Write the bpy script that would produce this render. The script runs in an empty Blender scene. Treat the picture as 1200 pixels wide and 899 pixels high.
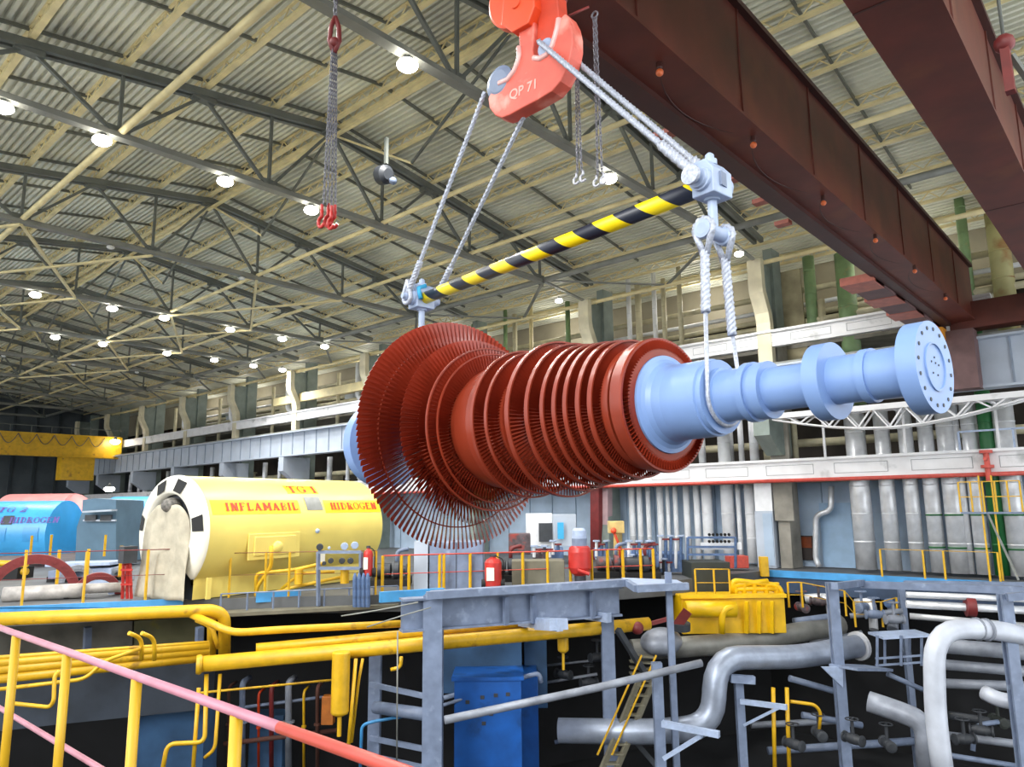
import bpy, math, random
from mathutils import Vector, Matrix
random.seed(7)
SC = bpy.context.scene
COL = SC.collection
PI = math.pi
V = Vector
# ------------------------------------------------------------------ camera (eye 2.6 m above the machine deck, deck = z 0)
FPX = 857.709
ROWS = (V((0.6682489, -0.1160868, -0.7348247)), V((-0.7438608, -0.1184809, -0.6577488)), V((-0.0107067, 0.9861471, -0.1655272)))
EYE = V((0, 0, 2.6))
cam_data = bpy.data.cameras.new('camera'); cam_data.sensor_width = 36.0; cam_data.lens = FPX / 1200 * 36.0
cam_data.clip_end = 400; cam_data.clip_start = 0.05
cam = bpy.data.objects.new('camera', cam_data); COL.objects.link(cam)
MW = Matrix((ROWS[0], ROWS[1], ROWS[2])).to_4x4(); MW.translation = EYE
cam.matrix_world = MW
SC.camera = cam
FWD = V((-ROWS[0][2], -ROWS[1][2], -ROWS[2][2]))

def ray(px, py):
    c = V((px - 600, -(py - 449.5), -FPX))
    return V((ROWS[0].dot(c), ROWS[1].dot(c), ROWS[2].dot(c)))
def at(px, py, X=None, Y=None, Z=None, d=None):
    """where the line of sight through (px,py) meets a plane of the hall (or the depth d)"""
    r = ray(px, py)
    if X is not None: k = (X - EYE.x) / r.x
    elif Y is not None: k = (Y - EYE.y) / r.y
    elif Z is not None: k = (Z - EYE.z) / r.z
    else: k = d / r.dot(FWD)
    return EYE + r * k
def depth(p): return (V(p) - EYE).dot(FWD)
def size(npx, p): return npx / FPX * depth(p)

# ------------------------------------------------------------------ materials
def lin(c):
    c = c / 255.0
    return c / 12.92 if c <= 0.04045 else ((c + 0.055) / 1.055) ** 2.4
MATS = {}
def mat(name, rgb, rough=0.5, metal=0.0, var=0.12, scale=6.0, rust=None, rust_amt=0.0, bump=0.0, emit=0.0, spec=0.5, second=None):
    if name in MATS: return MATS[name]
    m = bpy.data.materials.new(name); m.use_nodes = True
    nt = m.node_tree; b = nt.nodes['Principled BSDF']
    col = [lin(v) for v in rgb] + [1]
    b.inputs['Roughness'].default_value = rough; b.inputs['Metallic'].default_value = metal
    b.inputs['Specular IOR Level'].default_value = spec
    tc = nt.nodes.new('ShaderNodeTexCoord')
    if emit > 0:
        b.inputs['Base Color'].default_value = col
        b.inputs['Emission Color'].default_value = col; b.inputs['Emission Strength'].default_value = emit
    else:
        nz = nt.nodes.new('ShaderNodeTexNoise'); nz.inputs['Scale'].default_value = scale; nz.inputs['Detail'].default_value = 5
        nt.links.new(tc.outputs['Object'], nz.inputs['Vector'])
        r = nt.nodes.new('ShaderNodeValToRGB'); r.color_ramp.elements[0].position = 0.3; r.color_ramp.elements[1].position = 0.7
        lo = second or [v * (1 - var) for v in rgb]
        r.color_ramp.elements[0].color = [lin(v) for v in lo] + [1]
        r.color_ramp.elements[1].color = [min(1, v * (1 + var * .5)) for v in col[:3]] + [1]
        nt.links.new(nz.outputs['Fac'], r.inputs['Fac'])
        out = r.outputs['Color']
        if rust:
            n2 = nt.nodes.new('ShaderNodeTexNoise'); n2.inputs['Scale'].default_value = scale * .7; n2.inputs['Detail'].default_value = 8
            nt.links.new(tc.outputs['Object'], n2.inputs['Vector'])
            r2 = nt.nodes.new('ShaderNodeValToRGB'); r2.color_ramp.elements[0].position = 0.62 - rust_amt * .3; r2.color_ramp.elements[1].position = 0.72 - rust_amt * .2
            r2.color_ramp.elements[0].color = (0, 0, 0, 1); r2.color_ramp.elements[1].color = (1, 1, 1, 1)
            nt.links.new(n2.outputs['Fac'], r2.inputs['Fac'])
            mx = nt.nodes.new('ShaderNodeMixRGB'); mx.inputs['Color2'].default_value = [lin(v) for v in rust] + [1]
            nt.links.new(r2.outputs['Color'], mx.inputs['Fac']); nt.links.new(out, mx.inputs['Color1'])
            out = mx.outputs['Color']
        nt.links.new(out, b.inputs['Base Color'])
        if bump:
            n3 = nt.nodes.new('ShaderNodeTexNoise'); n3.inputs['Scale'].default_value = scale * 4; n3.inputs['Detail'].default_value = 4
            nt.links.new(tc.outputs['Object'], n3.inputs['Vector'])
            bp = nt.nodes.new('ShaderNodeBump'); bp.inputs['Strength'].default_value = bump; bp.inputs['Distance'].default_value = 0.02
            nt.links.new(n3.outputs['Fac'], bp.inputs['Height']); nt.links.new(bp.outputs['Normal'], b.inputs['Normal'])
    MATS[name] = m
    return m
ROTOR = mat('red_brown_enamel', (142, 52, 30), .34, 0, .1, 3, spec=.35)
ROTORB = mat('blade_enamel', (150, 50, 30), .24, 0, .12, 5)
SHAFT = mat('light_blue_enamel', (126, 156, 206), .38, 0, .05, 3)
SLATE = mat('slate_grey_paint', (124, 138, 164), .45, 0, .14, 3, rust=(150, 164, 188), rust_amt=.05)
STEELB = mat('pale_blue_grey_paint', (168, 184, 212), .4, 0, .1, 6)
ROPE = mat('galvanised_wire_rope', (188, 194, 208), .5, .3, .2, 60)
HOOKC = mat('worn_hook_red', (226, 98, 80), .45, 0, .12, 5, rust=(240, 150, 135), rust_amt=.25)
ORANGE = mat('orange_block_paint', (240, 82, 38), .4, 0, .08, 4)
DKRED = mat('dark_red_paint', (120, 30, 24), .5, 0, .15, 4)
GIRD = mat('crane_red_brown', (104, 46, 34), .5, 0, .2, 1.2, rust=(110, 56, 36), rust_amt=.2)
GIRDD = mat('crane_brown_lip', (70, 34, 28), .5, 0, .15, 2)
BRACK = mat('salmon_bracket_paint', (188, 108, 92), .5, 0, .15, 4)
SHEET = mat('roof_sheet_cream', (238, 238, 222), .55, 0, .18, .35, bump=.0)
PURL = mat('purlin_cream', (238, 222, 170), .5, 0, .12, 1.5)
TRUSS = mat('truss_dark_grey', (108, 112, 106), .55, 0, .15, 1.2)
TIEG = mat('tie_grey', (140, 142, 136), .5, 0, .15, 1.5)
WHITEB = mat('white_girder_paint', (226, 226, 228), .5, 0, .06, 1.5, rust=(176, 178, 178), rust_amt=.05)
FASC = mat('pale_grey_fascia', (182, 192, 206), .5, 0, .08, .8)
CONC = mat('raw_concrete', (150, 146, 136), .8, 0, .22, 1.2, bump=.3)
CONCD = mat('dark_concrete', (66, 74, 86), .8, 0, .28, .8, bump=.3)
CREAMW = mat('cream_column_paint', (214, 206, 178), .6, 0, .12, 1.5)
GREYG = mat('green_grey_paint', (134, 146, 140), .6, 0, .14, 1.5)
SILVER = mat('aluminium_lagging', (226, 228, 232), .30, .3, .12, 2.5, bump=.15)
SILVERD = mat('dull_lagging', (150, 156, 168), .45, .15, .2, 2, bump=.3)
WHITEP = mat('white_pipe_paint', (236, 238, 242), .4, 0, .08, 2)
CREAMP = mat('cream_pipe_paint', (206, 198, 166), .5, 0, .15, 2)
GREENP = mat('pale_green_pipe', (130, 158, 112), .5, 0, .12, 2, rust=(170, 150, 100), rust_amt=.08)
DKGREEN = mat('bottle_green_pipe', (30, 104, 52), .45, 0, .14, 2)
RUSTP = mat('rust_stained_pipe', (178, 172, 120), .55, 0, .12, 1.0, rust=(140, 78, 30), rust_amt=.42)
SIDING = mat('pale_blue_siding', (172, 192, 214), .5, 0, .12, .8)
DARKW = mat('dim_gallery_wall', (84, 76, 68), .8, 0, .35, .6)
BRICK = mat('dull_red_brown', (96, 58, 46), .8, 0, .25, .7)
FARW = mat('grey_end_wall', (84, 92, 98), .8, 0, .2, .5)
YELL = mat('yellow_pipe_paint', (222, 174, 30), .4, 0, .1, 3, rust=(150, 110, 40), rust_amt=.03)
YELLG = mat('generator_yellow', (244, 222, 120), .35, 0, .05, .8)
YELLB = mat('bright_yellow_band', (252, 212, 30), .4, 0, .04, 2)
LETTER = mat('orange_red_lettering', (200, 62, 20), .5, 0, .05, 3)
VIOLET = mat('violet_lettering', (92, 70, 150), .5, 0, .05, 3)
OFFW = mat('off_white_paint', (240, 236, 220), .5, 0, .06, 2)
CLOTH = mat('tan_canvas', (186, 178, 158), .9, 0, .14, 2.5, bump=.4)
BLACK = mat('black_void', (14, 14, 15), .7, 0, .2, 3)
DKGREY = mat('dark_grey_paint', (58, 62, 68), .55, 0, .2, 3)
CYANG = mat('cyan_generator_paint', (64, 160, 220), .35, 0, .1, .8)
PINKG = mat('pink_casing_paint', (226, 150, 148), .5, 0, .1, 1)
BLUEG = mat('dusty_blue_casing', (98, 128, 150), .5, 0, .12, 1)
BLUEE = mat('sky_blue_edge', (74, 156, 216), .45, 0, .12, 2)
TANKB = mat('deep_blue_tank', (24, 88, 170), .45, 0, .18, 1.6, rust=(20, 60, 110), rust_amt=.15)
TEALB = mat('dull_blue_casing', (66, 104, 146), .6, 0, .25, .9)
REDP = mat('red_paint', (192, 50, 44), .35, 0, .1, 3)
REDD = mat('brick_red_paint', (122, 42, 42), .5, 0, .15, 3)
PINKR = mat('faded_pink_rail', (198, 134, 150), .4, 0, .1, 8)
REDR = mat('red_rail', (198, 76, 62), .4, 0, .1, 8)
DECKM = mat('deck_plate_grey', (92, 94, 96), .6, 0, .22, .8)
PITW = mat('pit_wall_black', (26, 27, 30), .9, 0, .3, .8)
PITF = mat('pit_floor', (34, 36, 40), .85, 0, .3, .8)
YTANK = mat('tank_yellow', (236, 188, 8), .4, 0, .12, 2)
CHAINM = mat('dark_chain_steel', (128, 128, 136), .45, .5, .15, 30)
BLUESTRAP = mat('blue_strap', (60, 170, 220), .6, 0, .08, 20)
LAMP = mat('lit_lamp_glass', (255, 250, 238), .3, emit=26)
LAMPOFF = mat('unlit_lamp_glass', (220, 222, 220), .2, 0, .05, 5)
OLIVE = mat('olive_plate', (118, 114, 96), .6, 0, .15, 2)
MACH = mat('machine_mottle', (92, 80, 84), .6, 0, .4, 5, rust=(150, 60, 50), rust_amt=.3)
BLUEM = mat('valve_blue', (92, 118, 160), .5, 0, .25, 5)
TARN = mat('yellow_ochre_panel', (218, 190, 120), .5, 0, .12, 3)

# ------------------------------------------------------------------ mesh builder
class MB:
    def __init__(s): s.v = []; s.f = []; s.sm = []
    def add(s, vs, fs, smooth=False):
        o = len(s.v); s.v += [V(p) for p in vs]
        for f in fs: s.f.append([i + o for i in f]); s.sm.append(smooth)
        return s
    def obox(s, c, ax, ay, az):
        c = V(c); ax, ay, az = V(ax), V(ay), V(az)
        vs = [c + ax * i + ay * j + az * k for k in (-1, 1) for j in (-1, 1) for i in (-1, 1)]
        return s.add(vs, [(0, 2, 3, 1), (4, 5, 7, 6), (0, 1, 5, 4), (2, 6, 7, 3), (0, 4, 6, 2), (1, 3, 7, 5)])
    def box(s, lo, hi):
        lo, hi = V(lo), V(hi); c = (lo + hi) / 2; h = (hi - lo) / 2
        return s.obox(c, (h.x, 0, 0), (0, h.y, 0), (0, 0, h.z))
    def bar(s, a, b, w, h, up=(0, 0, 1)):
        a, b = V(a), V(b); d = b - a; L = d.length; d.normalize(); up = V(up)
        if abs(d.dot(up)) > .98: up = V((0, 1, 0))
        side = d.cross(up).normalized(); u = side.cross(d).normalized()
        return s.obox((a + b) / 2, d * L / 2, side * w / 2, u * h / 2)
    def ibeam(s, a, b, w, h, t=.03, up=(0, 0, 1)):
        a, b = V(a), V(b); d = (b - a).normalized(); up = V(up)
        if abs(d.dot(up)) > .98: up = V((0, 1, 0))
        side = d.cross(up).normalized(); u = side.cross(d).normalized()
        s.bar(a + u * (h / 2 - t / 2), b + u * (h / 2 - t / 2), w, t, up); s.bar(a - u * (h / 2 - t / 2), b - u * (h / 2 - t / 2), w, t, up)
        return s.bar(a, b, t, h - 2 * t, up)
    def tube(s, pts, r, n=10, closed=False, caps=True, bend=0.0, lobes=0, twist=0.0):
        pts = [V(p) for p in pts]
        if bend > 0: pts = fillet(pts, bend)
        m = len(pts); fr = []; prev = None; dist = 0
        rs = r if isinstance(r, (list, tuple)) else [r] * m
        for i, p in enumerate(pts):
            if closed: t = pts[(i + 1) % m] - pts[i - 1]
            elif i == 0: t = pts[1] - pts[0]
            elif i == m - 1: t = pts[-1] - pts[-2]
            else: t = (pts[i + 1] - p).normalized() + (p - pts[i - 1]).normalized()
            t.normalize()
            if prev is None:
                x = t.cross(V((0, 0, 1)))
                if x.length < .05: x = t.cross(V((0, 1, 0)))
            else: x = prev - t * prev.dot(t)
            x.normalize(); prev = x; y = t.cross(x)
            if i: dist += (p - pts[i - 1]).length
            vs = []
            for k in range(n):
                q = 2 * PI * k / n
                rr = rs[i] * (1 + (.16 * math.cos(lobes * q) if lobes else 0)); q2 = q + twist * dist
                vs.append(p + (x * math.cos(q2) + y * math.sin(q2)) * rr)
            fr.append(vs)
        o = len(s.v)
        for vs in fr: s.v += vs
        for i in range(m if closed else m - 1):
            a = o + i * n; b = o + ((i + 1) % m) * n
            for k in range(n):
                s.f.append([a + k, a + (k + 1) % n, b + (k + 1) % n, b + k]); s.sm.append(True)
        if caps and not closed:
            s.f.append([o + k for k in range(n)][::-1]); s.sm.append(False)
            s.f.append([o + (m - 1) * n + k for k in range(n)]); s.sm.append(False)
        return s
    def rope(s, a, b, r, pitch=.22, sag=0.0, n=12):
        a, b = V(a), V(b); L = (b - a).length; m = max(6, int(L / (pitch / 6)))
        pts = [a.lerp(b, i / m) - V((0, 0, sag * 4 * (i / m) * (1 - i / m))) for i in range(m + 1)]
        return s.tube(pts, r, n, lobes=4, twist=2 * PI / pitch / 1.0)
    def lathe(s, prof, o, ax, n=64, smooth=True, capA=True, capB=True, arc=None, sharp=True):
        o = V(o); ax = V(ax).normalized(); x = ax.cross(V((0, 0, 1)))
        if x.length < .05: x = ax.cross(V((0, 1, 0)))
        x.normalize(); y = x.cross(ax)
        if y.z < 0: y = -y
        a0, a1 = arc if arc else (0, 2 * PI); full = arc is None; cnt = n if full else n + 1
        def ring(t, r): return [o + ax * t + (x * math.sin(a0 + (a1 - a0) * k / n) + y * math.cos(a0 + (a1 - a0) * k / n)) * r for k in range(cnt)]
        P = prof
        for (t0, r0), (t1, r1) in zip(P, P[1:]):       # each segment on its own so that edges stay crisp
            b = len(s.v); s.v += ring(t0, r0) + ring(t1, r1)
            for k in range(n):
                k2 = (k + 1) % cnt
                s.f.append([b + k, b + k2, b + cnt + k2, b + cnt + k]); s.sm.append(smooth)
        for flag, (t, r), rev in (() if P[0] == P[-1] else ((capA, P[0], 1), (capB, P[-1], 0))):
            if flag and r > 1e-4 and full:
                b = len(s.v); s.v += ring(t, r); f = list(range(b, b + cnt)); s.f.append(f[::-1] if rev else f); s.sm.append(False)
        return s
    def cyl(s, a, b, r, n=20, r2=None):
        a, b = V(a), V(b); L = (b - a).length
        return s.lathe([(0, r), (L, r if r2 is None else r2)], a, b - a, n)
    def ball(s, c, r, n=12, m=8, sc=(1, 1, 1)):
        c = V(c); rows = []
        for j in range(m + 1):
            ph = PI * j / m
            rows.append([c + V((math.sin(ph) * math.cos(2 * PI * k / n) * sc[0], math.sin(ph) * math.sin(2 * PI * k / n) * sc[1], math.cos(ph) * sc[2])) * r for k in range(n)])
        o = len(s.v)
        for q in rows: s.v += q
        for j in range(m):
            for k in range(n):
                a = o + j * n; b = a + n
                s.f.append([a + k, b + k, b + (k + 1) % n, a + (k + 1) % n]); s.sm.append(True)
        return s
    def prism(s, poly, ext):
        poly = [V(p) for p in poly]; ext = V(ext); n = len(poly)
        nrm = V((0, 0, 0))
        for i in range(n): nrm += poly[i].cross(poly[(i + 1) % n])
        if nrm.dot(ext) > 0: poly = poly[::-1]
        o = len(s.v); s.v += poly + [p + ext for p in poly]
        s.f.append(list(range(o, o + n))); s.f.append(list(range(o + n, o + 2 * n))[::-1]); s.sm += [False, False]
        for i in range(n):
            j = (i + 1) % n; s.f.append([o + i, o + n + i, o + n + j, o + j]); s.sm.append(False)
        return s
    def build(s, name, m, parent=None, kind=None, bevel=0.0):
        vs = s.v; n = len(vs)
        lo = V((min(p.x for p in vs), min(p.y for p in vs), min(p.z for p in vs))); hi = V((max(p.x for p in vs), max(p.y for p in vs), max(p.z for p in vs)))
        org = V(((lo.x + hi.x) / 2, (lo.y + hi.y) / 2, lo.z))
        me = bpy.data.meshes.new(name)
        me.from_pydata([tuple(p - org) for p in vs], [], s.f); me.validate(clean_customdata=False)
        if len(me.polygons) == len(s.sm): me.polygons.foreach_set('use_smooth', s.sm)
        me.materials.append(m); me.update()
        o = bpy.data.objects.new(name, me); COL.objects.link(o)
        place(o, org, parent)
        if kind: o['kind'] = kind
        if bevel:
            bv = o.modifiers.new('soft_edges', 'BEVEL'); bv.width = bevel; bv.segments = 2; bv.limit_method = 'ANGLE'; bv.angle_limit = .7
        return o
ORG = {}
def place(o, org, parent):
    ORG[o.name] = V(org)
    if parent is not None: o.parent = parent; o.location = V(org) - ORG[parent.name]
    else: o.location = org
def fillet(pts, r, k=5):
    out = [pts[0]]
    for a, b, c in zip(pts, pts[1:], pts[2:]):
        d1 = (a - b); d2 = (c - b); l = min(r, d1.length * .49, d2.length * .49)
        p, q = b + d1.normalized() * l, b + d2.normalized() * l
        for i in range(k + 1):
            t = i / k; out.append(p * (1 - t) ** 2 + b * 2 * t * (1 - t) + q * t * t)
    return out + [pts[-1]]
def thing(name, label, cat, loc, group=None):
    o = bpy.data.objects.new(name, None); o.empty_display_size = .2; COL.objects.link(o); place(o, V(loc), None)
    o['label'] = label; o['category'] = cat
    if group: o['group'] = group
    return o
def tag(o, label, cat, group=None):
    o['label'] = label; o['category'] = cat
    if group: o['group'] = group
    return o
def struct(mb, name, m): return mb.build(name, m, kind='structure')
def dup(root, delta, label, group=None, src_children=None):
    r = root.copy(); COL.objects.link(r); r.location = root.location + V(delta); ORG[r.name] = ORG[root.name] + V(delta)
    r['label'] = label
    if group: r['group'] = group
    for ch in root.children:
        c = ch.copy(); COL.objects.link(c); c.parent = r; ORG[c.name] = ORG[ch.name] + V(delta)
        for g in ch.children:
            d = g.copy(); COL.objects.link(d); d.parent = c; ORG[d.name] = ORG[g.name] + V(delta)
    return r
ORD = ['first', 'second', 'third', 'fourth', 'fifth', 'sixth', 'seventh', 'eighth', 'ninth', 'tenth', 'eleventh', 'twelfth', 'thirteenth', 'fourteenth', 'fifteenth', 'sixteenth', 'seventeenth', 'eighteenth', 'nineteenth', 'twentieth', 'twenty-first', 'twenty-second']

def slab_text(body, h, wide=1.0):
    """stencil-like slab serif capitals drawn as thick stems, thin bars and serifs; x along the line, y up, centred on x"""
    T, t, sf = .24, .14, .11; vs = []; fs = []
    def quad(a, b, w):
        a, b = V((a[0], a[1], 0)), V((b[0], b[1], 0)); d = (b - a).normalized(); n = V((-d.y, d.x, 0)) * w / 2; o = len(vs)
        vs.extend([a - n, b - n, b + n, a + n]); fs.append([o, o + 1, o + 2, o + 3])
    def rect(x0, y0, x1, y1): quad((x0, (y0 + y1) / 2), (x1, (y0 + y1) / 2), y1 - y0)
    def stem(x, y0=0, y1=1, lo=True, hi=True):
        rect(x - T / 2, y0, x + T / 2, y1)
        if lo: rect(x - .19, y0, x + .19, y0 + sf)
        if hi: rect(x - .19, y1 - sf, x + .19, y1)
    def arc(cx, cy, rx, ry, q0, q1, w0, w1, n=12):
        o = len(vs)
        for i in range(n + 1):
            q = q0 + (q1 - q0) * i / n; w = w0 + (w1 - w0) * abs(math.cos(q)); 
            vs.append(V((cx + rx * math.cos(q), cy + ry * math.sin(q), 0))); vs.append(V((cx + (rx - w) * math.cos(q), cy + (ry - w * .8) * math.sin(q), 0)))
        for i in range(n): fs.append([o + 2 * i, o + 2 * i + 2, o + 2 * i + 3, o + 2 * i + 1])
    x = 0
    for ch in body:
        n0 = len(vs); w = .8
        if ch == ' ': x += .5; continue
        if ch in 'I1': w = .42; stem(.19); 
        if ch == '1': rect(.0, .76, .12, .86)
        elif ch == 'N': stem(.16, hi=True); stem(.66, lo=False); quad((.16, .97), (.64, .05), T)
        elif ch == 'M': w = 1.0; stem(.16); stem(.84); quad((.2, .96), (.5, .25), T * .9); quad((.5, .25), (.8, .96), t)
        elif ch == 'H': stem(.18); stem(.64); rect(.18, .45, .64, .55)
        elif ch in 'FE':
            w = .72; stem(.18); rect(.18, 1 - sf, .68, 1); rect(.18, .46, .52, .55); rect(.60, .78, .68, 1); rect(.46, .40, .52, .62)
            if ch == 'E': rect(.18, 0, .68, sf); rect(.60, 0, .68, .22)
        elif ch == 'L': w = .7; stem(.18); rect(.18, 0, .66, sf); rect(.57, 0, .66, .26)
        elif ch == 'T': stem(.38, hi=False); rect(.0, 1 - sf, .76, 1); rect(.0, .76, .09, 1); rect(.67, .76, .76, 1)
        elif ch == 'A': w = .86; quad((.12, .02), (.40, .98), t); quad((.40, .98), (.68, .02), T); rect(.24, .30, .56, .39); rect(-.02, 0, .28, sf); rect(.52, 0, .86, sf)
        elif ch == 'D': stem(.18); arc(.30, .5, .46, .5, -PI / 2, PI / 2, .09, .12)
        elif ch == 'B': w = .74; stem(.18); arc(.34, .74, .32, .26, -PI / 2, PI / 2, .08, .10); arc(.34, .26, .36, .26, -PI / 2, PI / 2, .08, .10); rect(.2, .46, .4, .54)
        elif ch == 'R': w = .82; stem(.18); arc(.34, .74, .34, .26, -PI / 2, PI / 2, .08, .10); rect(.2, .47, .4, .54); quad((.40, .50), (.70, .02), T * .9); rect(.56, 0, .84, sf)
        elif ch == 'O': arc(.40, .5, .42, .5, 0, 2 * PI, .08, .13, 24)
        elif ch == 'G': arc(.40, .5, .42, .5, .7, 2 * PI - .2, .08, .13, 20); rect(.56, .06, .74, .42); rect(.46, .36, .84, .45); rect(.68, .62, .76, .95)
        elif ch == '2': w = .7; arc(.34, .70, .34, .30, 2.9, -.7, .08, .10); quad((.56, .50), (.12, .08), .15); rect(.02, 0, .68, .12); rect(.60, .0, .68, .26)
        for k in range(n0, len(vs)): vs[k] = V((vs[k].x + x, vs[k].y, 0))
        x += w + .16
    off = x / 2 - .08
    return [V(((p.x - off) * h * wide, p.y * h, 0)) for p in vs], fs
def text_mesh(body, h, wide=1.0, bold=.0):
    """plain mesh of letters, x along the line, y up, height h, centred on x; returns verts, faces"""
    cu = bpy.data.curves.new('lettering', 'FONT'); cu.body = body; cu.size = h / .7; cu.align_x = 'CENTER'; cu.offset = bold; cu.resolution_u = 3
    ob = bpy.data.objects.new('lettering_tmp', cu); COL.objects.link(ob)
    dg = bpy.context.evaluated_depsgraph_get(); me = ob.evaluated_get(dg).to_mesh()
    vs = [V((p.co.x * wide, p.co.y, 0)) for p in me.vertices]; fs = [list(p.vertices) for p in me.polygons]
    ob.evaluated_get(dg).to_mesh_clear(); bpy.data.objects.remove(ob); bpy.data.curves.remove(cu)
    return vs, fs
# ------------------------------------------------------------------ turbine rotor hanging from the crane
AX = V((-.144, -.9896, 0)).normalized(); RP0 = V((4.450, 4.752, 3.23)); RW = V((AX.y, -AX.x, 0)) # RW points away to the hall wall side
if RW.x < 0: RW = -RW
def rp(t, r=0, q=0): return RP0 + AX * t + (V((0, 0, 1)) * math.cos(q) + RW * math.sin(q)) * r
rotor = thing('turbine_rotor', 'red-brown bladed steam turbine rotor with light blue shaft, hanging from a striped beam', 'turbine rotor', rp(1.4, 0) - V((0, 0, .99)))
def lathe_part(prof, name, m, par=rotor, n=96): return MB().lathe(prof, RP0, AX, n).build(name, m, par)
# blue shaft, coupling end
sh = lathe_part([(2.40, .20), (2.40, .312), (2.445, .312), (2.455, .285), (2.47, .262), (2.50, .246), (2.56, .237), (2.80, .234), (2.805, .222), (2.84, .222), (2.84, .170), (2.872, .168), (2.875, .154),
             (2.96, .151), (3.03, .150), (3.03, .172), (3.075, .172), (3.075, .154), (3.10, .154), (3.10, .163), (3.165, .163), (3.165, .124), (3.30, .121), (3.45, .121),
             (3.45, .204), (3.535, .204), (3.535, .126), (3.69, .122), (3.69, .138), (3.735, .138), (3.735, .125), (3.92, .124), (3.925, .222), (4.015, .222)], 'shaft', SHAFT)
lathe_part([(-.10, .20), (-.10, .30), (-.30, .28), (-.35, .22), (-.55, .21), (-.80, .20), (-.98, .20), (-1.0, .30), (-1.02, .43), (-1.16, .43), (-1.17, .2)], 'coupling_shaft', SHAFT)
# coupling face: bolt holes and centre recess ring
fc = 4.016
for k in range(16):
    q = 2 * PI * (k + .3) / 16; c = rp(fc - .004, .187, q); MB().cyl(c, c + AX * .006, .0095, 12).build('bolt_hole', DKGREY, sh)
for (r, q) in ((.045, 0), (.045, 1.3), (.045, 2.6), (.045, 3.9), (.045, 5.2), (.02, .4)):
    c = rp(fc - .004, r, q); MB().cyl(c, c + AX * .006, .005, 8).build('centre_hole', DKGREY, sh)
lathe_part([(4.014, .110), (4.022, .110), (4.022, .118), (4.014, .118)], 'centring_ring', SHAFT)
# red drum with its discs
drum = [(-.10, .20), (-.10, .30), (-.02, .34), (-.02, .46), (.30, .46), (.31, .37), (.38, .37), (.385, .44), (.53, .44), (.54, .36), (.60, .36), (.605, .44), (.735, .45), (.775, .485), (.96, .512), (1.0, .50),
        (1.02, .42), (1.06, .42), (1.065, .43), (1.15, .43), (1.155, .40), (1.195, .40), (1.20, .42), (1.28, .42), (1.285, .39), (1.45, .385), (1.455, .41), (1.56, .41), (1.565, .385)]
for t in (1.667, 1.79, 1.892, 1.99, 2.095, 2.187):
    r = .395 - (t - 1.667) * .06
    drum += [(t - .045, r - .02), (t - .043, r), (t + .03, r), (t + .032, r - .02)]
drum += [(2.235, .36), (2.24, .405), (2.29, .405), (2.295, .33), (2.315, .33), (2.32, .365), (2.425, .365), (2.43, .345), (2.432, .315), (2.42, .305), (2.42, .2)]
lathe_part(drum, 'drum', ROTOR)

def blade_verts(t, r0, r1, c0, c1, s0, s1, th, q, secs=3):
    """radial blade: lens section of chord c and stagger s (angle between chord and shaft) at each section"""
    rings = []
    rad = V((0, 0, 1)) * math.cos(q) + RW * math.sin(q); tan = V((0, 0, -1)) * math.sin(q) + RW * math.cos(q)
    for i in range(secs):
        k = i / (secs - 1); r = r0 + (r1 - r0) * k; c = c0 + (c1 - c0) * k; s = s0 + (s1 - s0) * k; tt = th * (1 - .55 * k)
        ch = AX * math.cos(s) + tan * math.sin(s); nm = AX * -math.sin(s) + tan * math.cos(s)
        o = RP0 + AX * t + rad * r
        rings.append([o - ch * c / 2 + nm * tt * .15, o + nm * (tt * .9), o + ch * c / 2, o + nm * (tt * .1)])
    return rings
def add_blade(mb, rings):
    o = len(mb.v)
    for r in rings: mb.v += r
    n = 4
    for i in range(len(rings) - 1):
        for k in range(n):
            a = o + i * n; mb.f.append([a + k, a + (k + 1) % n, a + n + (k + 1) % n, a + n + k]); mb.sm.append(False)
    mb.f.append([o + (len(rings) - 1) * n + k for k in range(n)]); mb.sm.append(False)
SGN = 1
# last stage: a hundred long twisted blades, each one a part sharing nothing but its shape
NB = 128; rest = MB()
for k in range(NB):
    q = 2 * PI * k / NB; far_side = 14 <= (k - 4) % NB < 42
    mb = rest if far_side else MB(); add_blade(mb, blade_verts(.162, .455, .984, .120, .059, SGN * .25, SGN * .95, .018, q, 5))
    if not far_side: mb.build('last_stage_blade', ROTORB, rotor)
rest.build('far_side_blades', ROTORB, rotor, kind='stuff')
lathe_part([(.158, .795), (.172, .795), (.172, .805), (.158, .805), (.158, .795)], 'lacing_wire', ROTOR)
# (t, tip, root, n, chord, stagger root, stagger tip, shroud width)
for (t, r1, r0, n, c, s0, s1, shw) in ((.46, .769, .435, 120, .066, .3, .85, 0), (.664, .660, .45, 124, .05, .4, .8, .022), (1.109, .562, .425, 120, .036, .5, .68, .03), (1.24, .536, .415, 120, .036, .5, .68, .03),
        (1.51, .563, .405, 120, .036, .5, .68, .04), (1.667, .523, .39, 124, .032, .5, .68, .036), (1.79, .495, .38, 124, .032, .5, .68, .034), (1.892, .482, .375, 124, .030, .5, .68, .034), (1.99, .477, .37, 124, .030, .5, .68, .034),
        (2.095, .466, .365, 124, .030, .5, .68, .036), (2.187, .452, .36, 124, .030, .5, .68, .036)):
    mb = MB()
    for k in range(n): add_blade(mb, blade_verts(t, r0, r1, c, c * (.72 if r1 > .6 else .95), SGN * s0, SGN * s1, .011, 2 * PI * (k + .3) / n))
    mb.build('blade_row', ROTORB, rotor)
    if shw: lathe_part([(t - shw / 2, r1 - .004), (t - shw / 2, r1 + .008), (t + shw / 2, r1 + .008), (t + shw / 2, r1 - .004), (t - shw / 2, r1 - .004)], 'shroud_band', ROTOR)
lathe_part([(.715, .600), (.735, .600), (.735, .609), (.715, .609), (.715, .600)], 'lacing_wire', ROTOR)
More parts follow.
